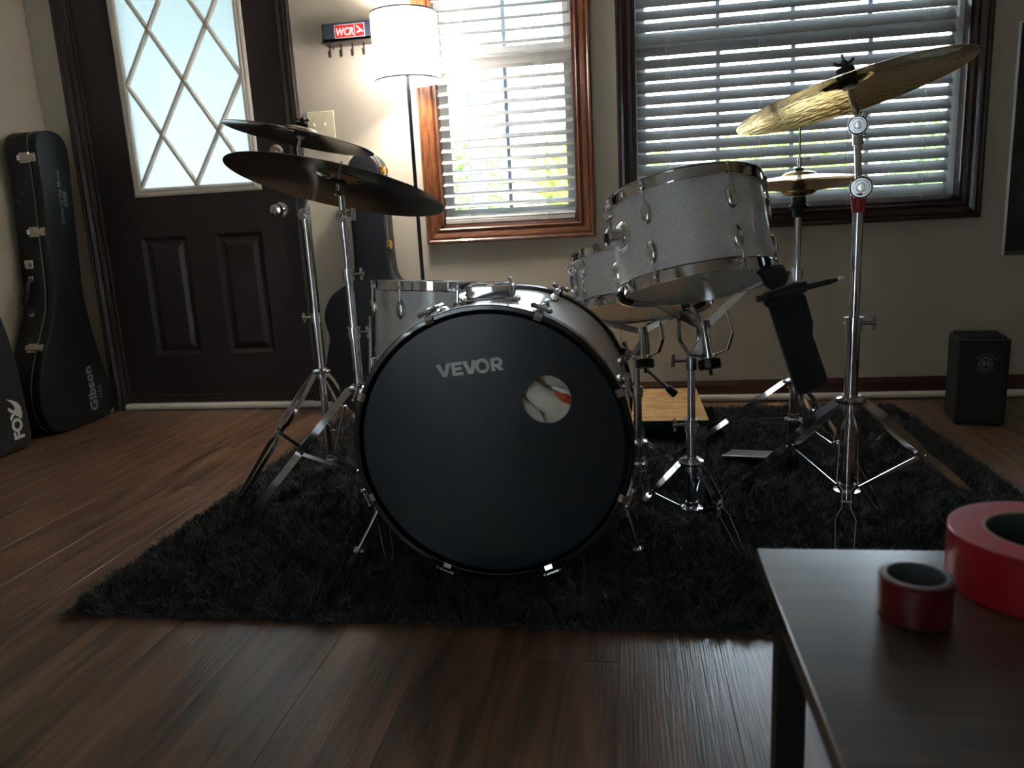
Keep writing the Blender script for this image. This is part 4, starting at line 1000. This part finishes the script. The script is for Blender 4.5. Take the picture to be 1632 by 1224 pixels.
MB().tube([Tb @ V((-.03, .012, -.01)), Tb @ V((-.055, .052, .0)), Tb @ V((-.040, .062, .015))], .006, 8).build('hanging_strap', M_fabric, sbg)
MB().ball(Tb @ V((-.026, .036, -.010)), .026, 14, (1, .6, .95)).build('strap_pad', M_fabric, sbg)
A, B = V((.250, 1.560, .590)), V((.403, 1.545, .626)); d = (B-A).normalized()
sk = thing('drumstick', tuple(A), 'black drumstick with a pale tip lying across the top of the stick bag', 'drumstick')
MB().cyl(A, B-d*.02, .0065, .0058, n=12).cyl(B-d*.02, B-d*.006, .0058, .003, n=12).build('shaft', M_stick, sk)
MB().ball(B, .0058, 10, (1.3, 1, 1)).build('tip', M_white_print, sk, label='pale stick tip')

# ------------------------------------------------------------------ floor lamp
LX, LY = -.811, 3.0
lp = thing('floor_lamp', (LX, LY, 0), 'lit black floor lamp with a white drum shade left of the oak window', 'lamp')
MB().lathe([(0, 0), (.125, 0), (.125, .008), (.115, .016), (.012, .020), (.010, .03), (0, .03)], 40, Matrix.Translation((LX, LY, 0))).build('base', M_lamp_metal, lp)
MB().cyl((LX, LY, .02), (LX, LY, 1.335), .0075, n=16).build('pole', M_lamp_metal, lp)
MB().cyl((LX, LY, 1.335), (LX, LY, 1.352), .0195, n=24).cyl((LX, LY, 1.352), (LX, LY, 1.385), .0185, n=24).build('socket', M_socket, lp)
sh = MB().lathe([(.1245, 1.313), (.1235, 1.552)], 72, Matrix.Translation((LX, LY, 0))).build('lamp_shade', M_shade, lp)
M_trimb = mat('shade_trim', s2l((120, 118, 125)), .6)
for z_, rr in ((1.313, .1248), (1.550, .1238)):
    MB().lathe([(rr-.0012, z_-.003), (rr+.0010, z_-.003), (rr+.0010, z_+.003), (rr-.0012, z_+.003)], 72, Matrix.Translation((LX, LY, 0)), closed=True).build('shade_trim', M_trimb, sh)
MB().strip([(LX-.113, LY-.0525, 1.316), (LX-.112, LY-.0525, 1.549)], (.42, -.9, 0), .005, .0012).build('shade_seam', M_trimb, sh)
b = MB()
for a in (35, 155, 275):
    a = math.radians(a); b.cyl((LX+.019*math.cos(a), LY+.019*math.sin(a), 1.360), (LX+.122*math.cos(a), LY+.122*math.sin(a), 1.318), .0014, n=6)
for a in (35, 155, 275):
    a = math.radians(a); o_ = MB().cyl((LX+.019*math.cos(a), LY+.019*math.sin(a), 1.360), (LX+.122*math.cos(a), LY+.122*math.sin(a), 1.320), .0014, n=6).build('shade_spider', M_trimb, sh)
MB().lathe([(0, 1.385), (.012, 1.387), (.014, 1.40)], 20, Matrix.Translation((LX, LY, 0))).build('bulb_base', M_socket, lp)
MB().ball((LX, LY, 1.44), .030, 20, (1, 1, 1.15)).build('bulb', M_bulb, lp)

# ------------------------------------------------------------------ key-hook shelf
ks = thing('key_shelf', (-1.045, YB, 1.53), 'small navy wall shelf with four hooks and a red sticker beside the lamp', 'shelf')
SX0, SX1, SY0 = -1.180, -.915, 3.105
MB().box((SX0, SY0, 1.499), (SX1, YB-.001, 1.504)).build('shelf_board', M_iron, ks, smooth=False)
Tk = Matrix.Translation((0, 0, 0))
rp_ = []
for cx_, cy_, a0 in ((SX1-.018, YB-.001, None), (SX0+.018, YB-.001, None)): pass
poly = [(SX1, YB-.001), (SX0, YB-.001)] + [(SX0+.018-.018*math.cos(t), SY0+.018-.018*math.sin(t)) for t in [math.pi/2*i/6 for i in range(7)]] + [(SX1-.018+.018*math.sin(t), SY0+.018-.018*math.cos(t)) for t in [math.pi/2*i/6 for i in range(7)]]
b = MB(); b.prism(poly, 1.504, 1.512, Tk); bo_ = b
inner = [(SX1-.003, YB-.004), (SX0+.003, YB-.004)] + [(SX0+.018-.015*math.cos(t), SY0+.018-.015*math.sin(t)) for t in [math.pi/2*i/6 for i in range(7)]] + [(SX1-.018+.015*math.sin(t), SY0+.018-.015*math.cos(t)) for t in [math.pi/2*i/6 for i in range(7)]]
n = len(poly); vs = [V((p[0], p[1], z)) for z in (1.504, 1.570) for p in poly]+[V((p[0], p[1], z)) for z in (1.504, 1.570) for p in inner]
b.add(vs, [(i, (i+1) % n, n+(i+1) % n, n+i) for i in range(n)]+[(2*n+i, 3*n+i, 3*n+(i+1) % n, 2*n+(i+1) % n) for i in range(n)]+[(n+i, n+(i+1) % n, 3*n+(i+1) % n, 3*n+i) for i in range(n)])
b.build('tray', M_navy, ks)
st_ = MB().box((-1.122, SY0-.0012, 1.512), (-.998, SY0-.0002, 1.562)).build('sticker', M_white_print, ks, smooth=False)
MB().box((-1.1195, SY0-.0016, 1.5145), (-1.0405, SY0-.0012, 1.5595)).box((-1.0375, SY0-.0016, 1.5145), (-1.0005, SY0-.0012, 1.5595)).build('sticker_red', M_red, st_, smooth=False)
TW = frame((-1.1175, SY0-.0020, 1.5215), (1, 0, 0), (0, 0, 1))
t_ = text_mesh('WCR', .040, M_white_print, ks, TW, 'lettering', .0002, .0011, .18, 1.02, sx=.78)
t_['label'] = 'white slanted letters on the red sticker'
TW2 = frame((-1.019, SY0-.0020, 1.537), (1, 0, 0), (0, 0, 1))
b = MB(); b.prism([(-.014, .018), (-.009, .018), (.016, -.006), (.014, -.010), (-.010, .010)], 0, .0003, TW2).prism([(-.012, -.012), (.006, -.006), (.002, .002), (-.004, -.002), (-.013, -.004)], 0, .0003, TW2).build('sticker_mark', M_white_print, ks, smooth=False)
for k in range(4):
    hx = -1.160+.0455*k*1.04; yw = YB-.050
    b = MB(); b.strip([(hx, yw, 1.500), (hx, yw, 1.462), (hx, yw-.003, 1.453), (hx, yw-.010, 1.450), (hx, yw-.016, 1.455), (hx, yw-.018, 1.470)], (1, 0, 0), .0065, .0022)
    b.ball((hx, yw-.018, 1.471), .0038, 8); b.build('hook', M_iron, ks)
MB().strip([(-1.158, YB-.05, 1.488), (-1.146, YB-.052, 1.490), (-1.142, YB-.052, 1.486), (-1.148, YB-.052, 1.482)], (0, 1, 0), .006, .003).build('hanging_clip', M_iron, ks)

# ------------------------------------------------------------------ light switch
sw = thing('light_switch', (-1.245, YB, 1.202), 'cream double toggle switch plate beside the door', 'light switch')
MB().box((-1.303, YB-.006, 1.144), (-1.187, YB-.0005, 1.259)).build('plate', M_plate, sw, bev=.003)
for sx_ in (-1.276, -1.229):
    T = frame((sx_, YB-.006, 1.203), (1, 0, 0), (0, 0, 1))
    tg_ = MB().box((-.005, -.011, 0), (.005, .011, .0015), T).box((-.0038, -.002, 0), (.0038, .008, .011), T).build('toggle', M_plate, sw, bev=.001)
    MB().cyl(T @ V((0, .030, 0)), T @ V((0, .030, .001)), .003, n=10).build('screw', M_steel, sw)
    MB().cyl(T @ V((0, -.030, 0)), T @ V((0, -.030, .001)), .003, n=10).build('screw', M_steel, sw)

# ------------------------------------------------------------------ guitar cases
def smooth_poly(P, it=2):
    for _ in range(it):
        Q = []
        for i in range(len(P)):
            a, b_ = P[i], P[(i+1) % len(P)]; Q += [(a[0]*.75+b_[0]*.25, a[1]*.75+b_[1]*.25), (a[0]*.25+b_[0]*.75, a[1]*.25+b_[1]*.75)]
        P = Q
    return P
def inset(P, d):
    n = len(P); out = []
    a = sum(P[i][0]*P[(i+1) % n][1]-P[(i+1) % n][0]*P[i][1] for i in range(n)); s = 1 if a > 0 else -1
    for i in range(n):
        p0, p1, p2 = V(P[i-1]), V(P[i]), V(P[(i+1) % n]); d1 = (p1-p0); d2 = (p2-p1)
        if d1.length < 1e-9: d1 = d2
        if d2.length < 1e-9: d2 = d1
        t = (d1.normalized()+d2.normalized()).normalized(); nrm = V((-t.y, t.x))*s; q_ = p1+nrm*d; out.append((q_.x, q_.y))
    return out
def case_shell(nm, P, T, z0, z1, m, parent, r=.008):
    """rounded slab from an outline, between local z0..z1"""
    n = len(P); rings = []
    for i in range(4):
        a = math.pi/2*i/3; rings.append((inset(P, r*(1-math.sin(a))), z0+r*(1-math.cos(a))))
    for i in range(4):
        a = math.pi/2*i/3; rings.append((inset(P, r*(1-math.cos(a))), z1-r*(1-math.sin(a))))
    vs = []
    for R_, z in rings: vs += [T @ V((x, y, z)) for x, y in R_]
    fs = [(k*n+i, k*n+(i+1) % n, (k+1)*n+(i+1) % n, (k+1)*n+i) for k in range(len(rings)-1) for i in range(n)]
    fs += [tuple(range(n-1, -1, -1)), tuple(range((len(rings)-1)*n, len(rings)*n))]
    return MB().add(vs, fs).build(nm, m, parent, ang=50)
def latch(parent, T, m, s=1.):
    """T: local x across the seam, y along the seam, z outwards"""
    b = MB(); b.cbox((.016*s, 0, .002), (.030*s, .030*s, .004), T).cbox((-.014*s, 0, .002), (.020*s, .024*s, .004), T)
    l = b.build('latch', m, parent, bev=.001)
    MB().strip([T @ V((-.022*s, 0, .004)), T @ V((-.008*s, 0, .010)), T @ V((.012*s, 0, .011)), T @ V((.026*s, 0, .006)), T @ V((.034*s, 0, .010))], T.to_3x3() @ V((0, 1, 0)), .015*s, .003).cyl(T @ V((-.004*s, -.014*s, .007)), T @ V((-.004*s, .014*s, .007)), .003, n=8).build('latch_lever', m, l)

# case in the corner, lid towards the room; outline in world (Y, Z)
lid_xs = -2.345
gc = thing('guitar_case', (-2.42, 2.93, 0), 'black hard guitar case with chrome latches standing in the corner left of the door', 'guitar case')
OUT = [(2.905, 1.19), (2.935, 1.228), (3.01, 1.240), (3.07, 1.215), (3.088, 1.16), (3.075, 1.03), (3.055, .80), (3.038, .62), (3.036, .50), (3.065, .33), (3.105, .17), (3.128, .09), (3.115, .030), (3.06, .006), (2.98, .001), (2.80, .003), (2.735, .02), (2.693, .08), (2.690, .20), (2.735, .31), (2.800, .42), (2.862, .53), (2.878, .68), (2.890, .85), (2.905, 1.03)]
OUT = smooth_poly(OUT, 2)
T = frame((lid_xs, 0, 0), (0, 1, 0), (0, 0, 1))  # z = +x
case_shell('lid', OUT, T, -.040, 0, M_tolex, gc); case_shell('body', OUT, T, -.148, -.043, M_tolex, gc)
P2 = inset(OUT, -.0008)
MB().tube([T @ V((x, y, -.0415)) for x, y in P2[::1]], .0022, 6, closed=True).build('seam_trim', M_piping, gc)
MB().tube([T @ V((x, y, -.003)) for x, y in inset(OUT, .0015)], .0016, 6, closed=True).build('edge_piping', M_tolex, gc)
def side_T(y, z, tx, tz):
    """on the near edge: x across seam (-> +X lid side), y along seam, z out"""
    al = V((0, tx, tz)).normalized(); out_ = V((0, -al.z, al.y)); 
    x_ = V((1, 0, 0)); m = Matrix((x_, al, x_.cross(al))).transposed().to_4x4(); m.translation = V((lid_xs-.0415, y, z))
    return m
def near_y(z):
    best = None
    n = len(OUT)
    for i in range(n):
        (a0, b0), (a1, b1) = OUT[i], OUT[(i+1) % n]
        if (b0-z)*(b1-z) <= 0 and b0 != b1:
            t = (z-b0)/(b1-b0); y = a0+(a1-a0)*t
            if best is None or y < best[0]: best = (y, (a1-a0), (b1-b0))
    return best
for z in (1.126, .83, .365):
    y, ty, tz = near_y(z); al = V((0, ty, tz)).normalized()
    if al.z < 0: al = -al
    x_ = V((-1, 0, 0)); o_ = al.cross(x_)  # outward should have -Y
    if o_.y > 0: x_ = V((-1, 0, 0)); al = -al; o_ = x_.cross(al)
    m = Matrix((x_, al, x_.cross(al))).transposed()
    if m.col[2].y > 0: m = Matrix((x_, -al, x_.cross(-al))).transposed()
    m = m.to_4x4(); m.translation = V((lid_xs-.0415, y-.001, z)); latch(gc, m, M_nickel, 1.35)
hx = lid_xs-.100
y1_, y2_ = near_y(.50)[0], near_y(.64)[0]
hn = MB().tube([(hx, y2_-.003, .640), (hx, y2_-.020, .630), (hx, y2_-.034, .600), (hx, y1_-.030, .550), (hx, y1_-.022, .515), (hx, y1_-.003, .500)], [.006, .008, .011, .011, .008, .006], 10).build('handle', M_plastic, gc)
for z in (.50, .64): MB().cbox((hx, near_y(z)[0]-.003, z), (.026, .008, .024)).build('handle_mount', M_nickel, gc, bev=.002)
y3_ = near_y(.70)[0]; MB().cbox((hx, y3_-.004, .700), (.040, .008, .036)).cyl((hx, y3_-.008, .70), (hx, y3_-.016, .70), .010, n=12).build('lock', M_nickel, gc, bev=.002)
for z, dx in ((.955, -.06), (.985, -.02)): MB().ball((lid_xs-.08+dx*.6, near_y(z)[0]-.001, z), .004, 8).build('rivet', M_nickel, gc)
for s_, p, sz, off in (('Guitar of the Month', (2.993, .855), .026, .0002), ('2008', (3.028, .925), .032, .0004), ('Gibson', (3.012, .050), .066, .0022), ('USA', (3.050, .095), .030, .0005)):
    T = frame((lid_xs+.0006, p[0], p[1]), (0, .07 if sz < .05 and p[1] > .5 else -.05, 1), (0, -1, 0))
    o = text_mesh(s_, sz, M_print, gc, T, 'lettering', .0002, off, .15 if sz < .05 else .0, 1.05)
    o['label'] = 'grey printed words on the lid'
# dark soft case in front of it, cut by the frame
fc = thing('guitar_case', (-2.40, 2.33, 0), 'black case with a white fox-tail logo at the left edge of the photo', 'guitar case')
OUT2 = smooth_poly([(2.02, .50), (2.10, .62), (2.22, .655), (2.42, .640), (2.535, .585), (2.575, .47), (2.595, .30), (2.600, .12), (2.600, .02), (2.56, .002), (2.10, .002), (2.03, .02), (2.02, .15)], 2)
T = frame((-2.325, 0, 0), (0, 1, 0), (0, 0, 1))
case_shell('case_body', OUT2, T, -.15, 0, M_fabric, fc, r=.02)
MB().tube([T @ V((x, y, -.05)) for x, y in inset(OUT2, -.001)], .003, 6, closed=True).build('zipper', M_plastic, fc)
TF = frame((-2.3242, 2.553, .050), (0, -.04, 1), (0, -1, 0))
o = text_mesh('FOX', .066, M_white_print, fc, TF, 'lettering', .0002, .0030, 0, .95); o['label'] = 'white printed brand letters'
b = MB(); b.prism([(.075, -.006), (.095, -.013), (.120, -.012), (.140, .000), (.152, .018), (.165, .048), (.148, .030), (.134, .020), (.120, .016), (.100, .008), (.08, .004)], 0, .0005, TF).build('logo_tail', M_white_print, fc, smooth=False, label='white swoosh of the logo')
# tall case behind the left cymbals, against the back wall
bc = thing('guitar_case', (-1.04, 3.09, 0), 'blue-black guitar case with gold latches against the wall behind the left stands', 'guitar case')
OUT3 = [(-1.105, .62), (-1.107, .98), (-1.095, 1.045), (-1.036, 1.078), (-.978, 1.045), (-.967, .98), (-.966, .62), (-.950, .560), (-.88, .52), (-.835, .45), (-.835, .38), (-.850, .335), (-.82, .27), (-.79, .17), (-.80, .06), (-.86, .008), (-1.036, .001), (-1.21, .008), (-1.275, .06), (-1.287, .17), (-1.262, .27), (-1.243, .335), (-1.262, .39), (-1.258, .45), (-1.215, .52), (-1.122, .565)]
OUT3 = smooth_poly(OUT3, 2)
T = frame((0, 3.045, 0), (1, 0, 0), (0, 0, 1))   # z = -Y
case_shell('lid', OUT3, T, -.033, 0, M_tolex2, bc); case_shell('body', OUT3, T, -.125, -.036, M_tolex2, bc)
MB().tube([T @ V((x, y, -.0345)) for x, y in inset(OUT3, -.0008)], .0022, 6, closed=True).build('seam_trim', M_piping, bc)
for z in (1.0, .705):
    m = Matrix((V((0, 1, 0)), V((0, 0, 1)), V((1, 0, 0)))).transposed().to_4x4(); m.translation = V((-.9665, 3.0795, z)); latch(bc, m, M_gold, 1.15)
for z in (.86, .62): MB().ball((-.966, 3.12, z), .004, 8).build('rivet', M_nickel, bc)

# ------------------------------------------------------------------ black box with round emblem
Rb = Matrix.Rotation(math.radians(-11), 4, 'Z')
sp_ = thing('speaker_box', (1.20, 2.83, 0), 'black box with a grey round number emblem on its front by the right wall corner', 'speaker', rot=Rb.to_3x3())
w_, d_, h_ = .077, .088, .300
MB().box((-w_, -d_, .006), (w_, d_, h_)).build('cabinet', M_black_box, sp_, local=True, bev=.005)
b = MB()
for i in range(9):
    for j in range(10): b.cbox((-w_+.016+i*.0152, -d_+.018+j*.0155, h_+.003), (.010, .010, .008))
o = b.build('egg_crate_top', M_grille, sp_, local=True, smooth=False); o['kind'] = 'stuff'
for sx_ in (-1, 1):
    for sy_ in (-1, 1): MB().cyl((sx_*.06, sy_*.07, 0), (sx_*.06, sy_*.07, .008), .010, n=12).build('foot', M_rubber, sp_, local=True)
TE = idm(sp_) @ frame((.006, -d_-.0006, .218), (1, 0, 0), (0, 0, 1))
M_emb = mat('dim_grey_print', s2l((120, 122, 122)), .7)
b = MB(); 
def ringp(b, r0, r1, a0, a1, n, T, z0=0, z1=.0003):
    for i in range(n):
        t0, t1 = a0+(a1-a0)*i/n, a0+(a1-a0)*(i+1)/n
        b.prism([(r0*math.cos(t0), r0*math.sin(t0)), (r1*math.cos(t0), r1*math.sin(t0)), (r1*math.cos(t1), r1*math.sin(t1)), (r0*math.cos(t1), r0*math.sin(t1))], z0, z1, T)
ringp(b, .0170, .0192, 0, 2*math.pi, 32, TE)
for k in range(8):
    a = math.pi/4*k; ringp(b, .0192, .0235, a-.10, a+.10, 1, TE); ringp(b, .0205, .0220, a+.22, a+.56, 3, TE)
for k in range(11):
    a = math.radians(30+12*k); ringp(b, .0290, .0335, a-.055, a+.045, 1, TE)
for k in range(9):
    a = math.radians(-145+13*k); ringp(b, .0280, .0320, a-.06, a+.05, 1, TE)
b.build('emblem', M_emb, sp_, smooth=False, label='grey ring emblem')
text_mesh('84', .026, M_emb, sp_, TE @ Matrix.Translation((0, -.009, 0)), 'lettering', .0002, .0008, 0, .95, 'CENTER')

# ------------------------------------------------------------------ television on a low console (right edge)
tv_d = V((.80, -.60, 0)).normalized()
tvr = thing('television', (1.107+tv_d.x*.55, 2.5+tv_d.y*.55, .50), 'black flat television at the right edge of the photo', 'television')
Tt = frame((1.107, 2.5, .594), tv_d, (0, 0, 1))     # z = tv_d x up : towards the viewer side
b = MB().box((0, 0, -.028), (1.11, .65, -.004), Tt).build('housing', M_plastic, tvr, bev=.003)
MB().box((-.0015, 0, -.030), (.005, .65, .003), Tt).box((.004, .646, -.004), (1.106, .65, .002), Tt).box((1.106, 0, -.004), (1.11, .65, .002), Tt).build('bezel', M_bezel, tvr, smooth=False)
MB().box((.004, 0, -.004), (1.106, .012, .002), Tt).build('lower_bezel', M_plastic, tvr, smooth=False)
MB().box((.004, .012, -.004), (1.106, .646, -.001), Tt).build('screen', M_screen, tvr, smooth=False)
for xx in (.42, .86):
    MB().strip([Tt @ V((xx, -.092, .09)), Tt @ V((xx, 0, -.01)), Tt @ V((xx, -.092, -.09))], tv_d, .022, .008).build('stand_foot', M_plastic, tvr)
cs = thing('media_console', (1.75, 2.0, 0), 'low dark wooden console carrying the television', 'console')
Tc = frame((1.107, 2.5, 0), tv_d, (0, 0, 1))
MB().box((.36, .478, -.22), (1.42, .500, .18), Tc).build('top', M_console, cs, bev=.003)
MB().box((.38, .06, -.21), (.40, .478, .17), Tc).box((1.38, .06, -.21), (1.40, .478, .17), Tc).build('side_panel', M_console, cs, smooth=False)
MB().box((.40, .06, -.21), (1.38, .078, .17), Tc).build('bottom_shelf', M_console, cs, smooth=False)
MB().box((.40, .25, -.21), (1.38, .265, .16), Tc).build('middle_shelf', M_console, cs, smooth=False)
for xx in (.39, 1.39):
    for zz in (-.19, .15): MB().box((xx-.015, 0, zz-.015), (xx+.015, .06, zz+.015), Tc).build('leg', M_console, cs, smooth=False)

# ------------------------------------------------------------------ low plywood platform behind the snare
op = thing('low_platform', (.07, 2.75, 0), 'low platform with a pale strand-board top and green front edge behind the stands', 'platform')
MB().box((-.16, 2.502, .078), (.256, 2.998, .096)).build('top_board', M_osb, op, smooth=False)
MB().box((-.16, 2.497, .077), (.256, 2.502, .0965)).build('edge_band', M_osb_edge, op, smooth=False, label='dark green painted front edge')
for x0 in (-.15, .030, .205):
    w2 = .045 if x0 != .030 else .018
    MB().box((x0, 2.510, .001), (x0+w2, 2.60, .078)).build('support_block', M_block, op, smooth=False)
    MB().box((x0, 2.86, .001), (x0+w2, 2.95, .078)).build('support_block', M_block, op, smooth=False)
MB().box((-.15, 2.60, .001), (.25, 2.62, .076)).build('back_panel', M_osb_edge, op, smooth=False)
scp = thing('wood_scrap', (.575, 3.065, 0), 'small pale strand-board offcut lying on the floor by the white tube', 'wood scrap')
MB().prism([(-.030, -.018), (.026, -.022), (.034, .006), (.012, .020), (-.030, .016)], 0, .012, Matrix.Translation((.570, 3.055, 0))).build('offcut', M_osb, scp, bev=.001)

# ------------------------------------------------------------------ foreground table and tape rolls
tb = thing('side_table', (.62, .38, 0), 'dark wood-grain table on black metal legs at the lower right', 'table')
X0, X1, Y0, Y1 = .1145, 1.12, .05, .697
MB().box((X0, Y0, .432), (X1, Y1, .450)).build('tabletop', M_table, tb, bev=.0012)
for lx in (X0+.014, X1-.040):
    for ly in (Y0+.014, Y1-.040):
        l = MB().box((lx, ly, .004), (lx+.026, ly+.026, .432)).build('leg', M_table_leg, tb, bev=.001)
        MB().box((lx+.002, ly+.002, 0), (lx+.024, ly+.024, .004)).build('foot_pad', M_rubber, l, smooth=False)
for a, b_ in (((X0+.040, Y0+.016, .408), (X1-.040, Y0+.038, .432)), ((X0+.040, Y1-.038, .408), (X1-.040, Y1-.016, .432)), ((X0+.016, Y0+.040, .408), (X0+.038, Y1-.040, .432)), ((X1-.038, Y0+.040, .408), (X1-.016, Y1-.040, .432))):
    MB().box(a, b_).build('rail', M_table_leg, tb, smooth=False)
def roll(name, label, c, R, r, h, core_t, m_side, m_face, m_core, m_in):
    t = thing(name, c, label, 'tape roll'); T = Matrix.Translation(c)
    MB().lathe([(r+core_t, .0005), (R-.0008, .0005), (R, .0015), (R, h-.0015), (R-.0008, h-.0005)], 72, T).build('tape', m_side, t)
    MB().lathe([(R-.0008, h-.0005), (R-.003, h-.0002), (r+core_t, h-.0002)], 72, T).build('tape_edge', m_face, t)
    MB().lathe([(r, 0), (r+core_t, 0), (r+core_t, h), (r, h)], 72, T, closed=True).build('core', m_core, t)
    if m_in: MB().lathe([(r-.0003, .0005), (r-.0003, h-.0015)], 72, T).build('core_lining', m_in, t)
    return t
roll('tape_roll', 'small nearly used-up dark red tape roll with a grey core', (.2125, .576, .450), .0262, .0205, .034, .0020, M_tape_dark, M_tape_dark, M_core_k, None)
roll('tape_roll', 'large red tape roll at the right edge of the table', (.3265, .628, .450), .069, .0415, .048, .0018, M_tape, M_tape_side, M_core, M_core_in)

# ------------------------------------------------------------------ outside
MB().box((-30, 3.34, -.62), (30, 60, -.5)).build('ground', M_grass, kind='structure', smooth=False, label='pale gravel ground outside')
ev = empty('added_shade_eave', (1.6, 3.8, 2.1), 'added unseen eave shading the slats of the wide window', 'eave')  # added out of view to block high sky and darken the slats
MB().box((.26, 3.33, 2.10), (3.4, 4.45, 2.16)).build('shade_soffit', M_porch, ev, smooth=False)
MB().box((.26, 4.45, 2.06), (3.4, 4.48, 2.26)).build('shade_fascia', M_porch, ev, smooth=False)
pch = empty('porch', (-1.2, 4.4, -.5), 'pale porch with posts outside the door and small window', 'porch')
MB().box((-3.6, 3.33, -.5), (.25, 5.5, -.10)).build('deck', M_conc, pch, smooth=False)
MB().box((-3.6, 3.33, 2.14), (.25, 5.6, 2.30)).build('roof', M_porch, pch, smooth=False)
for px in (-3.4, -1.02, .10): MB().box((px-.05, 5.38, -.1), (px+.05, 5.48, 2.14)).build('post', M_porch, pch, smooth=False)
def foliage(r, c, rad, nlv, m, sc=(1, 1, 1), size=.05, seed=1):
    rng = np.random.default_rng(seed); d = rng.normal(size=(nlv, 3)); d /= np.linalg.norm(d, axis=1)[:, None]
    p = d*(rng.uniform(.35, 1, nlv)**.5)[:, None]*rad*np.array(sc)+np.array(c)
    a = rng.normal(size=(nlv, 3)); a /= np.linalg.norm(a, axis=1)[:, None]; b_ = np.cross(a, d); b_ /= (np.linalg.norm(b_, axis=1)[:, None]+1e-9)
    s_ = size*rng.uniform(.5, 1.3, nlv)[:, None]
    v = np.concatenate([p-a*s_, p+b_*s_*.45, p+a*s_, p-b_*s_*.45]); i = np.arange(nlv)
    me = bpy.data.meshes.new('leaves'); loc = np.array(idm(r).translation); v = v-loc
    me.vertices.add(4*nlv); me.vertices.foreach_set('co', v.ravel()); me.loops.add(4*nlv); me.loops.foreach_set('vertex_index', np.stack([i, i+nlv, i+2*nlv, i+3*nlv], 1).ravel())
    me.polygons.add(nlv); me.polygons.foreach_set('loop_start', i*4); me.update(calc_edges=True); me.materials.append(m)
    o = bpy.data.objects.new('leaves', me); C.objects.link(o); o.parent = r; o['kind'] = 'stuff'; return o
for k, (cx_, cy_, cz_, rad, m, lab) in enumerate([(-2.95, 11.5, 1.25, 1.35, M_leaf2, 'green bush seen through the left panes of the small window'), (-.40, 12.5, 1.35, 1.2, M_leaf, 'yellow-green bush seen through the right panes of the small window'), (2.4, 13., 1.15, 1.25, M_leaf, 'yellow-green bush behind the left of the wide window'), (5.2, 13., 1.15, 1.3, M_leaf2, 'green bush behind the middle of the wide window'), (8.1, 12.5, 1.15, 1.35, M_leaf, 'yellow-green bush behind the right of the wide window')]):
    t = thing('bush', (cx_, cy_, -.5), lab, 'bush')
    foliage(t, (cx_, cy_, cz_), rad, 9000, m, (1.0, .7, .85), .06, k)
    for q in range(3): MB().tube([(cx_+.1*q, cy_, -.5), (cx_+.25*(q-1), cy_, .2), (cx_+.6*(q-1), cy_, .9)], [.05, .04, .02], 6).build('stem', M_bark, t)
for k, (cx_, cy_, lab) in enumerate([(-2.9, 16., 'tall tree seen high through the small window'), (7.5, 17., 'tall tree seen high through the wide window')]):
    t = thing('tree', (cx_, cy_, -.5), lab, 'tree')
    MB().tube([(cx_, cy_, -.5), (cx_+.1, cy_, 2.), (cx_+.3, cy_, 4.5)], [.20, .16, .10], 10).build('trunk', M_bark, t)
    for q in range(7):
        a = q*.9; z = 2.4+q*.4; MB().tube([(cx_+.15, cy_, z), (cx_+1.0*math.cos(a), cy_+.8*math.sin(a), z+.5), (cx_+2.0*math.cos(a), cy_+1.4*math.sin(a), z+.8)], [.06, .035, .012], 6).build('branch', M_bark, t)
    foliage(t, (cx_+.2, cy_, 4.6), 2.1, 1300, M_leaf3, (1.1, .9, .7), .07, 20+k)
